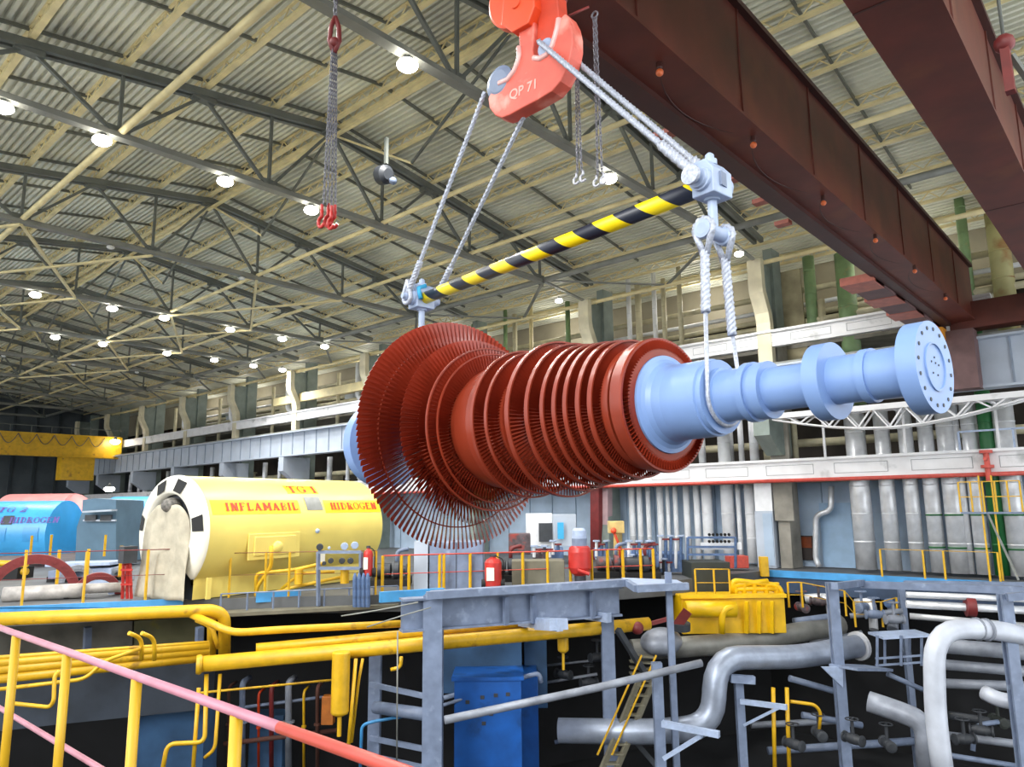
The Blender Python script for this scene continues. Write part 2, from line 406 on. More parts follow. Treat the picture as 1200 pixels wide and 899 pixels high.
lathe_part([(.44, .60), (.452, .60), (.452, .608), (.44, .608), (.44, .60)], 'lacing_wire', ROTOR)
# control wheel near the blue boss: short buckets under a wide shroud
mb = MB()
for k in range(100): add_blade(mb, blade_verts(2.407, .36, .417, .066, .066, SGN * .3, SGN * .3, .013, 2 * PI * k / 100, 2))
mb.build('control_stage_blades', ROTORB, rotor)
lathe_part([(2.33, .414), (2.33, .428), (2.41, .434), (2.425, .430), (2.425, .415), (2.33, .414)], 'shroud_band', ROTOR)

# ------------------------------------------------------------------ spreader beam, rods, slings
SL = RP0 + AX * -.45; SR = RP0 + AX * 2.85; SL.z = 4.58; SR.z = 4.57
stripe = bpy.data.materials.new('hazard_stripes'); stripe.use_nodes = True
nt = stripe.node_tree; bs = nt.nodes['Principled BSDF']; bs.inputs['Roughness'].default_value = .35
tc = nt.nodes.new('ShaderNodeTexCoord'); vm = nt.nodes.new('ShaderNodeVectorMath'); vm.operation = 'DOT_PRODUCT'
dv = AX + V((0, 0, 1.2)) - RW * .25; vm.inputs[1].default_value = dv
mt = nt.nodes.new('ShaderNodeMath'); mt.operation = 'MULTIPLY'; mt.inputs[1].default_value = 1 / .40
fr = nt.nodes.new('ShaderNodeMath'); fr.operation = 'FRACT'; gt = nt.nodes.new('ShaderNodeMath'); gt.operation = 'GREATER_THAN'; gt.inputs[1].default_value = .5
mx = nt.nodes.new('ShaderNodeMixRGB'); mx.inputs['Color1'].default_value = (lin(252), lin(222), lin(14), 1); mx.inputs['Color2'].default_value = (lin(34), lin(38), lin(52), 1)
nt.links.new(tc.outputs['Object'], vm.inputs[0]); nt.links.new(vm.outputs['Value'], mt.inputs[0]); nt.links.new(mt.outputs[0], fr.inputs[0]); nt.links.new(fr.outputs[0], gt.inputs[0]); nt.links.new(gt.outputs[0], mx.inputs['Fac']); nt.links.new(mx.outputs['Color'], bs.inputs['Base Color'])
beam = thing('lifting_beam', 'tubular lifting beam striped yellow and black, hung level above the rotor', 'lifting beam', (SL + SR) / 2)
MB().tube([SL + AX * .05, SR - AX * .06], .058, 24).build('beam_tube', stripe, beam)
def end_block(P, sgn, name):
    # pentagon block between the beam end and the vertical rod, with pin, nut and top stud
    m = MB(); A = AX * sgn
    poly = [P + RW * -.10 + A * -.075 + V((0, 0, -.10)), P + RW * -.10 + A * .085 + V((0, 0, -.10)), P + RW * -.10 + A * .085 + V((0, 0, .06)), P + RW * -.10 + A * .03 + V((0, 0, .13)), P + RW * -.10 + A * -.05 + V((0, 0, .13)), P + RW * -.10 + A * -.075 + V((0, 0, .07))]
    m.prism(poly, RW * .2)
    b = m.build(name, STEELB, beam, bevel=.008)
    n = MB(); n.cyl(P + V((0, 0, .12)), P + V((0, 0, .155)), .045, 20); n.lathe([(0, .03), (.035, .028), (.05, .012)], P + V((0, 0, .155)), (0, 0, 1), 16)
    n.build('top_nut', STEELB, b)
    n = MB(); n.lathe([(0, .075), (.025, .075), (.028, .066), (.05, .062), (.05, .034), (.085, .034)], P - RW * .10, -RW, 24); n.lathe([(.085, .03), (.12, .028)], P - RW * .10, -RW, 6)
    n.build('pin_nut', STEELB, b)
    n = MB(); n.lathe([(0, .07), (.04, .07), (.04, .034), (.09, .034)], P + RW * .10, RW, 24); n.build('pin_nut', STEELB, b)
    return b
bR = end_block(SR, 1, 'end_block'); bL = end_block(SL, -1, 'end_block')
MB().box(SR + AX * .088 + RW * .0 - V((.035, .006, .045)), SR + AX * .088 + V((.035, .006, .045))).build('rating_plate', SLATE, bR)
MB().tube([SL + AX * .10 - RW * .075 + V((0, 0, -.03)), SL + AX * .07 - RW * .085 + V((0, 0, .08)), SL + AX * .06 + V((0, 0, .12))], .022, 8).build('blue_strap', BLUESTRAP, beam)['label'] = 'bright blue strap'
for nm, P, zl in (('suspension_rod', SR, 4.25), ('suspension_rod', SL, 4.1)):
    m = MB(); m.cyl(P - V((0, 0, .10)), V((P.x, P.y, zl)), .030, 18); m.cyl(P - V((0, 0, .115)), P - V((0, 0, .10)), .05, 20)
    rd = m.build(nm, STEELB, beam)
    c = V((P.x, P.y, zl)); MB().lathe([(-.13, .035), (-.125, .058), (-.09, .058), (-.085, .045), (.085, .045), (.09, .058), (.125, .058), (.13, .035)], c, RW, 24).build('cross_pin', STEELB, rd)
# slings under the cross pins: eye, thick doubled rope, thin loop round the shaft
def under_sling(P, zl, side, tt, rsh, zthin, label):
    s = thing('wire_rope_sling', label, 'wire rope sling', (P.x, P.y, zl - 1.0))
    c = V((P.x, P.y, zl)) + RW * .105 * side
    ax = RP0 + AX * tt
    bot = ax + RW * (rsh + .012) * side
    top = c - V((0, 0, .16)); mid = V((top.x + (bot.x - top.x) * .5, top.y, zthin))
    e = MB()
    pts = [top + AX * .012] + [c + AX * (.064 * math.sin(q)) + V((0, 0, .064 * math.cos(q))) for q in [2.2 - 4.4 * i / 14 for i in range(15)]] + [top - AX * .012]
    e.tube(pts, .020, 8, lobes=4, twist=40); e.build('eye_loop', ROPE, s)
    MB().rope(top + V((0, 0, .02)), mid, .028, .13).build('spliced_leg', ROPE, s)
    f = MB(); arc = [ax + (RW * side * math.cos(q) - V((0, 0, 1)) * math.sin(q)) * (rsh + .014) for q in [i / 14 * PI * .5 for i in range(15)]]
    f.tube([mid + V((0, 0, .02))] + arc, .013, 10); f.build('shaft_loop', ROPE, s)
    return s
under_sling(SR, 4.25, -1, 2.86, .160, 3.72, 'pale rope sling from the front pin round the near side of the blue shaft')
under_sling(SR, 4.25, 1, 2.86, .160, 3.62, 'pale rope sling from the front pin round the far side of the blue shaft')
under_sling(SL, 4.1, -1, -.45, .215, 3.75, 'wire rope sling behind the widest blade wheel, on its near side')
under_sling(SL, 4.1, 1, -.45, .215, 3.75, 'wire rope sling behind the widest blade wheel, on its far side')

# ------------------------------------------------------------------ hook block
HX = 4.277; HTH = .15
def hk(zx, zy): return at(540 + zx / 6, zy / 6, X=HX)         # outline of the hook plate, in its own plane
hook = thing('crane_hook_block', 'worn orange-red double crane hook with sheave block carrying the lifting slings', 'crane hook', at(590, 140, X=HX + .06))
out = [(405, 150), (408, 280), (410, 330), (395, 380), (385, 430), (360, 500), (320, 552), (275, 578), (256, 592), (238, 620), (212, 650), (190, 690), (200, 760), (240, 812), (290, 826), (340, 808),
       (430, 758), (540, 700), (640, 640), (700, 570), (745, 480), (770, 400), (785, 320), (784, 230), (770, 160), (735, 92), (705, 120), (685, 170), (672, 230), (655, 290), (630, 340), (600, 380), (555, 408), (515, 402), (505, 350), (512, 290), (515, 150)]
hb = MB().prism([hk(*p) for p in out], (HTH, HTH * .0, 0)).build('hook_plate', HOOKC, hook, bevel=.012)
MB().ball(hk(228, 462) + V((.12, 0, 0)), .035, 10, 6, (.8, 1, 1.3)).build('horn_tip', HOOKC, hook)
# worn pale edges of the two saddles
for nm, line in (('saddle_lip', [(408, 330), (412, 390), (400, 440), (375, 500), (330, 560), (268, 588)]), ('saddle_lip', [(690, 130), (680, 190), (665, 250), (645, 320), (605, 385), (560, 412), (512, 408)])):
    MB().tube([hk(*p) + V((.004, 0, 0)) for p in line], .026, 8).build(nm, mat('bare_saddle_metal', (240, 186, 180), .35, .1, .08, 6), hb)
# nut (hexagonal crosshead) and sheaves
nut = [(300, -260), (326, 0), (310, 190), (385, 245), (500, 182), (545, 62), (530, -120), (480, -260)]
nb = MB().prism([hk(*p) + V((-.05, 0, 0)) for p in nut], (HTH + .12, 0, 0)).build('crosshead', ORANGE, hook, bevel=.01)
c = hk(415, 40) + V((-.05, 0, 0)); MB().lathe([(0, .055), (.012, .05)], c, (-1, 0, 0), 28).build('pin_cap', ORANGE, nb)
c = hk(380, -110)
MB().lathe([(0, .30), (.012, .32), (.10, .32), (.112, .30)], c + V((.06, .06, 0)), (1, 0, 0), 48).build('sheave_guard', ORANGE, hook)
MB().lathe([(0, .26), (.02, .29), (.12, .30), (.14, .27)], c + V((.26, .0, .02)), (1, 0, 0), 48).build('sheave_guard', DKRED, hook)
rb = [(500, 60), (520, 150), (510, 270), (560, 290), (640, 250), (668, 120), (655, -60), (560, -160), (500, -60)]
MB().prism([hk(*p) + V((.04, 0, 0)) for p in rb], (.13, 0, 0)).build('side_plate', mat('side_plate_shaded_red', (214, 70, 42), .45, 0, .1, 5), hook, bevel=.008)  # block orange in a darker tone, shade on this side put into its colour
# faded stencil on the plate
tv, tf = text_mesh('QP 71', .085, 1.0, .002)
o0 = hk(440, 660) + V((-.003, 0, 0)); du = (hk(560, 600) - hk(360, 690)); du = V((0, du.y, du.z)).normalized(); dw = V((0, -du.z, du.y))
if dw.z < 0: dw = -dw
MB().add([o0 + du * p.x + dw * p.y for p in tv], tf).build('stencil_lettering', mat('faded_white_stencil', (240, 172, 160), .5, 0, .05, 8), hb)
# thimble discs on the horns and the four sling legs
def leg(a, b, r, label, extra=0, tz=.5):
    a = V(a) + (V(a) - V(b)).normalized() * extra
    s = thing('wire_rope_sling', label, 'wire rope sling', (V(b).x, V(b).y, V(b).z))
    MB().rope(a, b, r, .2).build('rope_leg', ROPE, s)
    k = V(a).lerp(V(b), 1 - tz * .35); MB().rope(k, b, r * 1.45, .14).build('splice', ROPE, s)
    return s
hl = hk(250, 560); hr = hk(590, 330)
s1 = leg(hk(158, 640) + V((.02, 0, 0)), SL - RW * .16 + V((0, 0, .02)), .02, 'left of the two grey sling ropes between the hook and the rear beam end')
MB().lathe([(0, .10), (.02, .148), (.11, .148), (.13, .12)], hk(262, 572) + V((-.006, 0, 0)), (1, 0, 0), 36).build('thimble', SLATE, s1)
e = MB(); P = SL - RW * .16; e.tube([P + V((0, 0, .16)), P + AX * -.07 + V((0, 0, .04)), P + AX * -.06 + V((0, 0, -.05)), P + AX * .01 + V((0, 0, -.07)), P + AX * .06 + V((0, 0, -.02)), P + V((0, 0, .16))], .022, 8, bend=.05); e.build('eye_loop', ROPE, s1)
leg(hk(355, 860) + V((.13, 0, .06)), SL + RW * .15 + V((0, 0, .02)), .02, 'right of the two grey sling ropes between the hook and the rear beam end', .30)
s3 = leg(hk(560, 300) + V((-.02, 0, 0)), SR - RW * .15 + V((0, 0, .02)), .023, 'white sling rope passing across the hook face to the front beam end')
MB().lathe([(0, .062), (.012, .08), (.07, .08), (.085, .06)], hk(588, 328) + V((.0, 0, 0)), (1, 0, 0), 28).build('thimble', STEELB, s3)
MB().lathe([(0, .03), (.02, .062), (.045, .062), (.05, .036)], SR - RW * .175, -RW, 20).build('eye_loop', ROPE, s3)
leg(hk(850, 470) + V((.14, 0, 0)), SR + RW * .15 + V((0, 0, .02)), .023, 'white sling rope coming from behind the hook to the front beam end', .25)
# chain slings beside the hook: two thin doubled chains with small hooks, hung from a shackle on the block
def chain(mb, a, b, r=.006, link=.045):
    a, b = V(a), V(b); n = max(2, int((b - a).length / link)); d = (b - a).normalized(); s1 = d.cross(V((0, 1, 0.1))).normalized(); s2 = d.cross(s1)
    for i in range(n):
        c = a.lerp(b, (i + .5) / n); u = s1 if i % 2 else s2; L = (b - a).length / n * .68
        mb.tube([c + d * (L * math.cos(q)) + u * (r * 2.3 * math.sin(q)) for q in [2 * PI * k / 8 for k in range(8)]], r, 5, closed=True)
def small_hook(mb, p, h=.1, r=.010):
    p = V(p); pts = [p + V((0, 0, h * .5)), p + V((0, 0, h * .2))] + [p + V((0, -.3 * h - .3 * h * math.cos(q) + .3 * h, -.25 * h - .3 * h * math.sin(q))) + V((0, .3 * h * 0, 0)) for q in [PI * (1 + .0) + PI * 1.25 * k / 10 for k in range(11)]]
    pts = [p + V((0, 0, h * .5)), p + V((0, 0, h * .25))] + [p + V((0, .3 * h * math.sin(q), -.15 * h + .3 * h * math.cos(q))) for q in [0.0 + 4.2 * k / 12 for k in range(13)]]
    mb.tube(pts, r, 7)
chp = at(690, 12, X=4.75)
MB().tube([at(650, 22, X=4.6), at(668, 18, X=4.65), at(690, 8, X=4.75)], .012, 8).build('shackle_bar', DKRED, hook)
for (x0, xb, yb, top, lb) in ((697, 703, 218, 20, 'thin doubled chain sling with small hook hanging from the block, beside the bright roof lamp'), (676, 678, 216, 90, 'thin doubled chain sling with small hook seen just below the big hook')):
    s = thing('chain_sling', lb, 'chain sling', at(xb, yb, X=4.75))
    A = at(x0, top, X=4.75); B = at(xb, yb - 14, X=4.75); B = V((A.x, A.y, B.z))
    for dy in (-.022, .022):
        m = MB(); chain(m, A + V((0, dy * .5, 0)), B + V((0, dy, 0)), .0042, .036); m.build('chain_leg', CHAINM, s)
        m = MB(); small_hook(m, B + V((0, dy * 1.6, -.05)), .10, .011); m.build('hook', mat('pale_hook_steel', (200, 202, 210), .4, .4, .1, 20), s)
    m = MB(); c = A + V((0, 0, .02)); m.tube([c + V((0, .03 * math.sin(q), .03 * math.cos(q))) for q in [2 * PI * k / 12 for k in range(12)]], .008, 6, closed=True); m.build('ring', CHAINM, s)
# red four-hook chain sling hanging left of the rotor
cx0 = at(385, 262, d=8.0)
s = thing('chain_sling', 'heavy chain sling with a bunch of red hooks hanging under the roof at left', 'chain sling', cx0)
zt = at(392, -40, d=8.0).z
m = MB(); 
for k, dx in enumerate((-.055, -.018, .022, .06)):
    m = MB(); A = V((cx0.x + dx * .5, cx0.y, at(392, 36, d=8).z)); B = V((cx0.x + dx, cx0.y - dx * .5, cx0.z + .22)); chain(m, A, B, .0055, .05); m.build('chain_leg', CHAINM, s)
for dx, dy, dz in ((-.09, 0, 0), (.0, -.05, -.03), (.09, .02, 0), (.03, .06, .03)):
    m = MB(); p = cx0 + V((dx * .6, dx * -.6 + dy, dz + .05)); small_hook(m, p, .20, .020); m.cyl(p + V((0, 0, .1)), p + V((0, 0, .17)), .018, 8); m.build('hook', REDP, s)
A = V((cx0.x, cx0.y, at(392, 36, d=8).z)); m = MB(); m.tube([A + V((0, 0, -.03)), A + V((.04, -.04, .12)), A + V((.03, -.03, .3)), A + V((0, 0, .42))], .028, 8); m.tube([A + V((0, 0, -.03)), A + V((-.04, .04, .12)), A + V((-.03, .03, .3)), A + V((0, 0, .42))], .028, 8); m.ball(A + V((0, 0, .1)), .06, 10, 6); m.build('master_hook', REDD, s)
m = MB(); chain(m, A + V((0, 0, .4)), A + V((0, 0, 3.2)), .009, .06); m.build('chain_leg', CHAINM, s)
# ------------------------------------------------------------------ roof
XR, XA, XB = 13.9, -1.7, 29.5                    # ridge and the two eaves
Y0, Y1 = -8.0, 95.0
def ztop(x): return 15.95 - .142 * abs(x - XR)     # truss top chord
def zsheet(x): return ztop(x) + .62
m = MB(); pitch = .23; k = 0; x = XA; row = []
while x <= 37.6:
    z = zsheet(x); row += [(x, z), (x + pitch * .46, z), (x + pitch * .5, z + .15), (x + pitch * .96, z + .15)]; x += pitch
vs = [V((a, Y0, b)) for a, b in row] + [V((a, Y1, b)) for a, b in row]; n = len(row)
m.add(vs, [(i, n + i, n + i + 1, i + 1) for i in range(n - 1)])
struct(m, 'ceiling', SHEET)
# ribs between the purlins (under the sheets, across the hall)
RIBM = mat('roof_rib_grey', (112, 114, 104), .6, 0, .12, 1)
TY = [12.1 + 9.0 * k for k in range(-1, 10)]; TY[2] = 21.0
ribs = [12.1 + 3.0 * k for k in range(-5, 28)]
m = MB()
for y in ribs:
    m.bar((XA, y, zsheet(XA) - .06), (XR, y, zsheet(XR) - .06), .07, .10); m.bar((XR, y, zsheet(XR) - .06), (XB, y, zsheet(XB) - .06), .07, .10)
struct(m, 'trim_1', RIBM)
# purlins: cream lattice beams along the hall
px_ = [XR - .22, XR + .22] + [XR + s * 2.32 * k for k in range(1, 7) for s in (-1, 1)] + [XR + 2.32 * k for k in (7, 8, 9, 10)]
for i, x in enumerate(sorted(px_)):
    zb = ztop(x) + .18
    if abs(x - XR) < .5: lb = 'cream lattice purlin along the roof ridge, %s of the close-set ridge pair' % ('nearer the windows' if x < XR else 'nearer the pipe wall')
    else:
        kk = round(abs(x - XR) / 2.32); lb = 'cream lattice roof purlin, %s out from the ridge on the %s roof slope' % (ORD[kk - 1], 'pipe-wall' if x > XR else 'open')
    t = thing('roof_purlin', lb, 'purlin', (x, 30, zb), 'roof purlins')
    MB().bar((x, Y0, zb), (x, Y1, zb), .16, .09).build('bottom_flange', PURL, t)
    MB().bar((x, Y0, zsheet(x) - .04), (x, Y1, zsheet(x) - .04), .08, .05).build('top_flange', PURL, t)
    m = MB(); y = Y0; zt = zsheet(x) - .07
    while y < 80:
        m.bar((x, y, zb + .03), (x, y + .35, zt), .035, .035, (1, 0, 0)); m.bar((x, y + .35, zt), (x, y + .7, zb + .03), .035, .035, (1, 0, 0)); y += .7
    m.build('lattice_web', PURL, t)
# trusses
LN = [XR + 2.32 * k for k in (-5, -3, -1, 1, 3, 5)]; TN = [XR + 2.32 * k for k in (-6, -4, -2, 0, 2, 4, 6)]
ZB = 13.0
for i, y in enumerate(TY):
    where = '%s dark grey roof truss beyond the red-brown crane, counted down the hall' % ORD[i - 1]
    t = thing('roof_truss', where if i else 'dark grey roof truss right above the red-brown crane girders', 'roof truss', (XR, y, ZB), 'roof trusses')
    m = MB()
    for a, b in ((XA, XR), (XR, XB)):
        for o in (-.15, .15):
            m.bar((a, y + o, ztop(a)), (b, y + o, ztop(b)), .15, .22)
    m.build('top_chord', TRUSS, t)
    m = MB(); m.bar((LN[0], y, ZB), (LN[-1], y, ZB), .30, .14); m.bar((LN[0], y, ZB + .1), (LN[-1], y, ZB + .1), .05, .12); m.build('bottom_chord', mat('chord_mid_grey', (134, 135, 128), .5, 0, .12, 1.2), t)
    for x in LN:
        MB().bar((x, y, ZB), (x, y, ztop(x)), .09, .09).build('vertical', TRUSS, t)
        MB().box((x - .3, y - .02, ZB - .05), (x + .3, y + .02, ZB + .3)).build('gusset_plate', TRUSS, t)
    seq = [(LN[j], TN[j]) for j in range(6)] + [(LN[j], TN[j + 1]) for j in range(6)]
    for a, b in seq: MB().bar((a, y, ZB), (b, y, ztop(b) - .05), .11, .09).build('diagonal', TRUSS, t)
    for x in TN[1:-1]: MB().box((x - .35, y - .16, ztop(x) - .22), (x + .35, y + .16, ztop(x) - .02)).build('node_plate', TRUSS, t)
# ties along the hall at the bottom chord
for x, r, mm, lb in ((LN[1] + .05, .10, PURL, 'cream tubular tie along the roof on the open side, under the truss chords'), (LN[3], .085, PURL, 'cream tubular tie along the roof just past the ridge'), (LN[4], .085, PURL, 'cream tubular tie along the roof between the ridge and the grey tie'),
                     (LN[5] + .35, .13, TIEG, 'thick grey tie along the roof near the pipe wall')):
    tag(MB().tube([(x, Y0, ZB - .02 + .15), (x, Y1 - 1, ZB - .02 + .15)], r, 10).build('roof_tie', mm), lb, 'roof tie')
tag(MB().tube([(XB - .05, -3, 12.72), (XB - .05, 90, 12.72)], .10, 8).build('roof_tie', PURL), 'cream tubular tie running along the heads of the wall columns', 'roof tie')
# wind bracing in the bottom chord plane by the wall (V pairs) and in three bays across
for i, y in enumerate(TY[1:8]):
    t = thing('wind_brace', 'grey V brace by the pipe wall in the %s bay beyond the crane' % ORD[i], 'brace', (27.5, y + 4.5, ZB), 'wall-side wind braces')
    MB().bar((LN[5] + .3, y, ZB + .1), (XB, y + 4.5, 12.75), .14, .06).build('brace_arm', TIEG, t)
    MB().bar((LN[5] + .3, y + 9, ZB + .1), (XB, y + 4.5, 12.75), .14, .06).build('brace_arm', TIEG, t)
    MB().bar((LN[5] + .3, y, ZB + .05), (XB, y, 12.7), .14, .08).build('brace_arm', TIEG, t)
for i, (ya, yb) in enumerate(((30.1, 39.1), (39.1, 48.1), (48.1, 57.1), (57.1, 66.1))):
    for j, (xa, xb) in enumerate(((LN[0], LN[1]), (LN[1], LN[2]), (LN[3], LN[4]))):
        t = thing('cross_brace', 'cream roof X brace, %s bay past the third truss, %s from the left' % (ORD[i], ORD[j]), 'brace', ((xa + xb) / 2, (ya + yb) / 2, ZB), 'roof cross braces')
        MB().bar((xa, ya, ZB - .06), (xb, yb, ZB - .06), .12, .08).build('brace_arm', PURL, t)
        MB().bar((xb, ya, ZB - .10), (xa, yb, ZB - .10), .12, .08).build('brace_arm', PURL, t)
# vertical bracing along the ridge and quarter lines between trusses
for i, (ya, yb) in enumerate(zip(TY[1:7], TY[2:8])):
    for x, nm in ((XR, 'under the ridge'),):
        ym = (ya + yb) / 2
        t = thing('sway_brace', 'slim V sway brace %s in the %s bay beyond the crane' % (nm, ORD[i]), 'brace', (x, ym, ZB), 'roof sway braces')
        MB().bar((x, ya, ztop(x) - .15), (x, ym, ZB + .2), .07, .07).build('brace_arm', TRUSS, t)
        MB().bar((x, yb, ztop(x) - .15), (x, ym, ZB + .2), .07, .07).build('brace_arm', PURL, t)
        MB().bar((x, ya, ztop(x) - .28), (x, yb, ztop(x) - .28), .12, .10).build('brace_strut', PURL, t)
# roof lamps
def lamp(x, y, z, lit, lb, par_group='roof lamps', s=1.0):
    t = thing('high_bay_lamp', lb, 'lamp', (x, y, z), par_group)
    MB().lathe([(0, .05 * s), (.10 * s, .06 * s), (.14 * s, .12 * s), (.30 * s, .25 * s), (.31 * s, .24 * s)], (x, y, z), (0, 0, -1), 20, capB=False).build('reflector', TIEG, t)
    MB().ball((x, y, z - .30 * s), .25 * s, 14, 8, (1, 1, .55)).build('lamp_glass', LAMP if lit else LAMPOFF, t)
    return t
LMP = {12.1: [10.0, 18.2], 21.0: [4.2, 6.53, 10.1, 13.2], 30.1: [5.6, 10.0, 15.5], 39.1: [9.9, 13.3, 15.9, 19.6, 22.9, 25.9], 48.1: [10.0, 13.4, 16.0, 19.9, 23.1, 26.0, 28.3], 57.1: [13.0, 17.2, 21.5, 26.2]}
for y, xs in LMP.items():
    j = min(range(len(TY)), key=lambda q: abs(TY[q] - y))
    for q, x in enumerate(xs):
        lit = y != 30.1 and y != 57.1
        lamp(x, y, ZB + .02, lit, '%s roof lamp, %s from the left on the %s truss beyond the crane' % ('bright' if lit else 'unlit', ORD[q], ORD[j - 1]), s=1.0 if lit else .6)
for px, py in ((655, 352), (827, 272), (866, 297)):
    p = at(px, py, X=27.2); lamp(p.x, p.y, p.z + .2, True, 'bright lamp by the heads of the wall columns, %s' % {655: 'left of the striped beam end', 827: 'just left of the hanging rod', 866: 'just right of the hanging rod'}[px], 'wall lamps', .75)
# ventilator box hung under the roof
p = at(455, 213, Y=13.5); t = thing('roof_fan', 'drab round fan hanging under the roof sheets behind the left sling', 'fan', p)
MB().lathe([(0, .14), (.08, .24), (.30, .24), (.34, .15)], p + V((0, 0, .2)), (0, 1, .2), 20).build('fan_drum', DKGREY, t)
MB().bar(p + V((0, .1, .5)), p + V((0, .1, 1.2)), .08, .08).build('hanger', TRUSS, t); MB().ball(p + V((0.05, -.12, .0)), .10, 10, 6).build('motor', SLATE, t)

# ------------------------------------------------------------------ travelling crane over the rotor
crane = thing('overhead_crane', 'red-brown twin-girder overhead crane spanning the hall above the hook', 'overhead crane', (14, 3.4, 8.6))
def girder(ya, yb, zb, zt, name):
    x0, x1 = -1.0, 28.6
    m = MB(); m.box((x0, ya + .06, zb), (x1, yb - .06, zt)); g = m.build(name, GIRD, crane)
    MB().box((x0, ya - .05, zt), (x1, yb + .05, zt + .10)).build('top_flange', GIRDD, g)
    MB().box((x0, ya - .02, zb - .05), (x1, yb + .02, zb)).build('bottom_flange', GIRD, g)
    x = 1.2
    while x < 28: MB().bar((x, ya + .05, zb), (x, ya + .05, zt), .03, .05, (1, 0, 0)).build('web_stiffener', GIRD, g); x += 3.1
    return g
g1 = girder(4.35, 5.32, 8.65, 10.55, 'front_girder'); g2 = girder(1.42, 2.28, 8.65, 10.35, 'rear_girder')
# the ledge that runs along the far edge of the front girder's underside
MB().box((-1, 5.02, 8.50), (28.0, 5.36, 8.60)).build('cable_ledge', GIRDD, g1)
for x in (9.0, 17.5): MB().box((x, 1.40, 8.592), (x + .035, 2.30, 8.60)).build('weld_seam', GIRDD, g2)
# pendant bulbs with a drooping cable along the girder soffit
bulbs = [at(x, y, Z=8.45) for x, y in ((773, 85), (883, 170), (965, 238), (1026, 282), (1072, 318), (1108, 350))]
LB = mat('warm_amber_bulb', (236, 120, 70), .3, 0, .1, 10)
for i, b in enumerate(bulbs):
    m = MB(); m.lathe([(0, .035), (.10, .045), (.12, .035)], b + V((0, 0, .17)), (0, 0, -1), 12); m.cyl(b + V((0, 0, .17)), V((b.x, b.y, 8.60)), .012, 6)
    l = m.build('pendant_socket', GIRDD, g1); MB().ball(b + V((0, 0, .0)), .055, 10, 7).build('bulb', LB, l)
for a, b in zip(bulbs, bulbs[1:]):
    pts = [a.lerp(b, k / 12) + V((0, .45 * 4 * (k / 12) * (1 - k / 12), .17 - .02 * 4 * (k / 12) * (1 - k / 12))) for k in range(13)]
    MB().tube(pts, .014, 6).build('drooping_cable', GIRDD, g1)
# salmon brackets under the walkway beyond the front girder, stepping towards the wall
for px, py in ((787, 157), (862, 211), (900, 236), (925, 262)):
    p = at(px, py, Z=8.75); MB().box(p - V((.10, .02, .0)), p + V((.12, .30, .09))).build('walkway_bracket', BRACK, g1)
MB().box((20.5, 5.3, 8.42), (28.2, 6.05, 8.52)).build('walkway_plate', mat('walkway_underside', (112, 84, 84), .6, 0, .15, 2), g1)
for x in (20.3, 22.4, 24.6, 26.8): MB().box((x, 5.3, 8.40), (x + 1.0, 6.15, 8.62)).build('walkway_bracket', BRACK, g1)
MB().box((27.5, 5.2, 8.0), (28.3, 6.1, 8.4)).build('walkway_bracket', mat('amber_bracket', (226, 150, 40), .5, 0, .1, 3), g1)
# end carriage on the runway with wheels
ec = MB().box((28.15, .6, 8.35), (28.95, 6.4, 9.25)).build('end_carriage', GIRD, crane)
for y in (1.2, 5.7): MB().cyl((28.3, y, 8.32), (28.8, y, 8.32), .26, 24).build('wheel', GIRDD, ec)
# hoist ropes from the sheaves up to the trolley
tr = thing('hoist_trolley', 'crane trolley above the frame holding the hook ropes', 'trolley', (4.3, 3.4, 10.65))
MB().box((3.2, 1.9, 10.66), (5.6, 4.9, 10.9)).build('trolley_deck', GIRD, tr)
for dx in (.0, .12, .26, .36):
    MB().rope((HX + dx, 3.6, 10.7), (HX + dx, 3.55, hk(380, -110).z + .2), .014, .2).build('hoist_rope', CHAINM, tr)
# red lifting tongs high at the right, hanging from the rear girder
p = at(1178, 60, d=9.0); t = thing('plate_clamp', 'dull red clamp on a hanger at the top right corner, beyond the rear crane girder', 'clamp', p)
MB().bar(p + V((0, 0, -.55)), p + V((0, 0, .05)), .14, .10).build('clamp_leg', DKRED, t); MB().bar(p + V((.05, -.05, -.05)), p + V((.25, -.22, -.5)), .07, .05).build('clamp_leg', TRUSS, t)
MB().ball(p + V((0, 0, .1)), .12, 10, 6).build('clamp_head', REDD, t); MB().tube([p + V((0, 0, .15)), p + V((0, 0, 2.5))], .02, 8).build('hanger_rod', TRUSS, t)

# ------------------------------------------------------------------ pipe wall (X about 29.5 and beyond)
WX = 29.5
m = MB(); m.box((31.6, -6, 0), (31.8, 95, 3.6)); struct(m, 'wall_right', SIDING)
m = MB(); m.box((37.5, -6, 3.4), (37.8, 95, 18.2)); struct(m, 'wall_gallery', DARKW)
m = MB(); m.box((30.6, -6, 3.45), (37.6, 95, 3.62)); m.box((31.2, -6, 9.2), (37.6, 95, 9.35)); struct(m, 'floor_gallery', CONC)
m = MB()
for k in range(0, 60): 
    y = -5 + k * 1.6; m.box((31.56, y, 0), (31.6, y + .04, 3.5))
struct(m, 'trim_3', mat('siding_seam', (140, 160, 182), .5, 0, .1, 2))
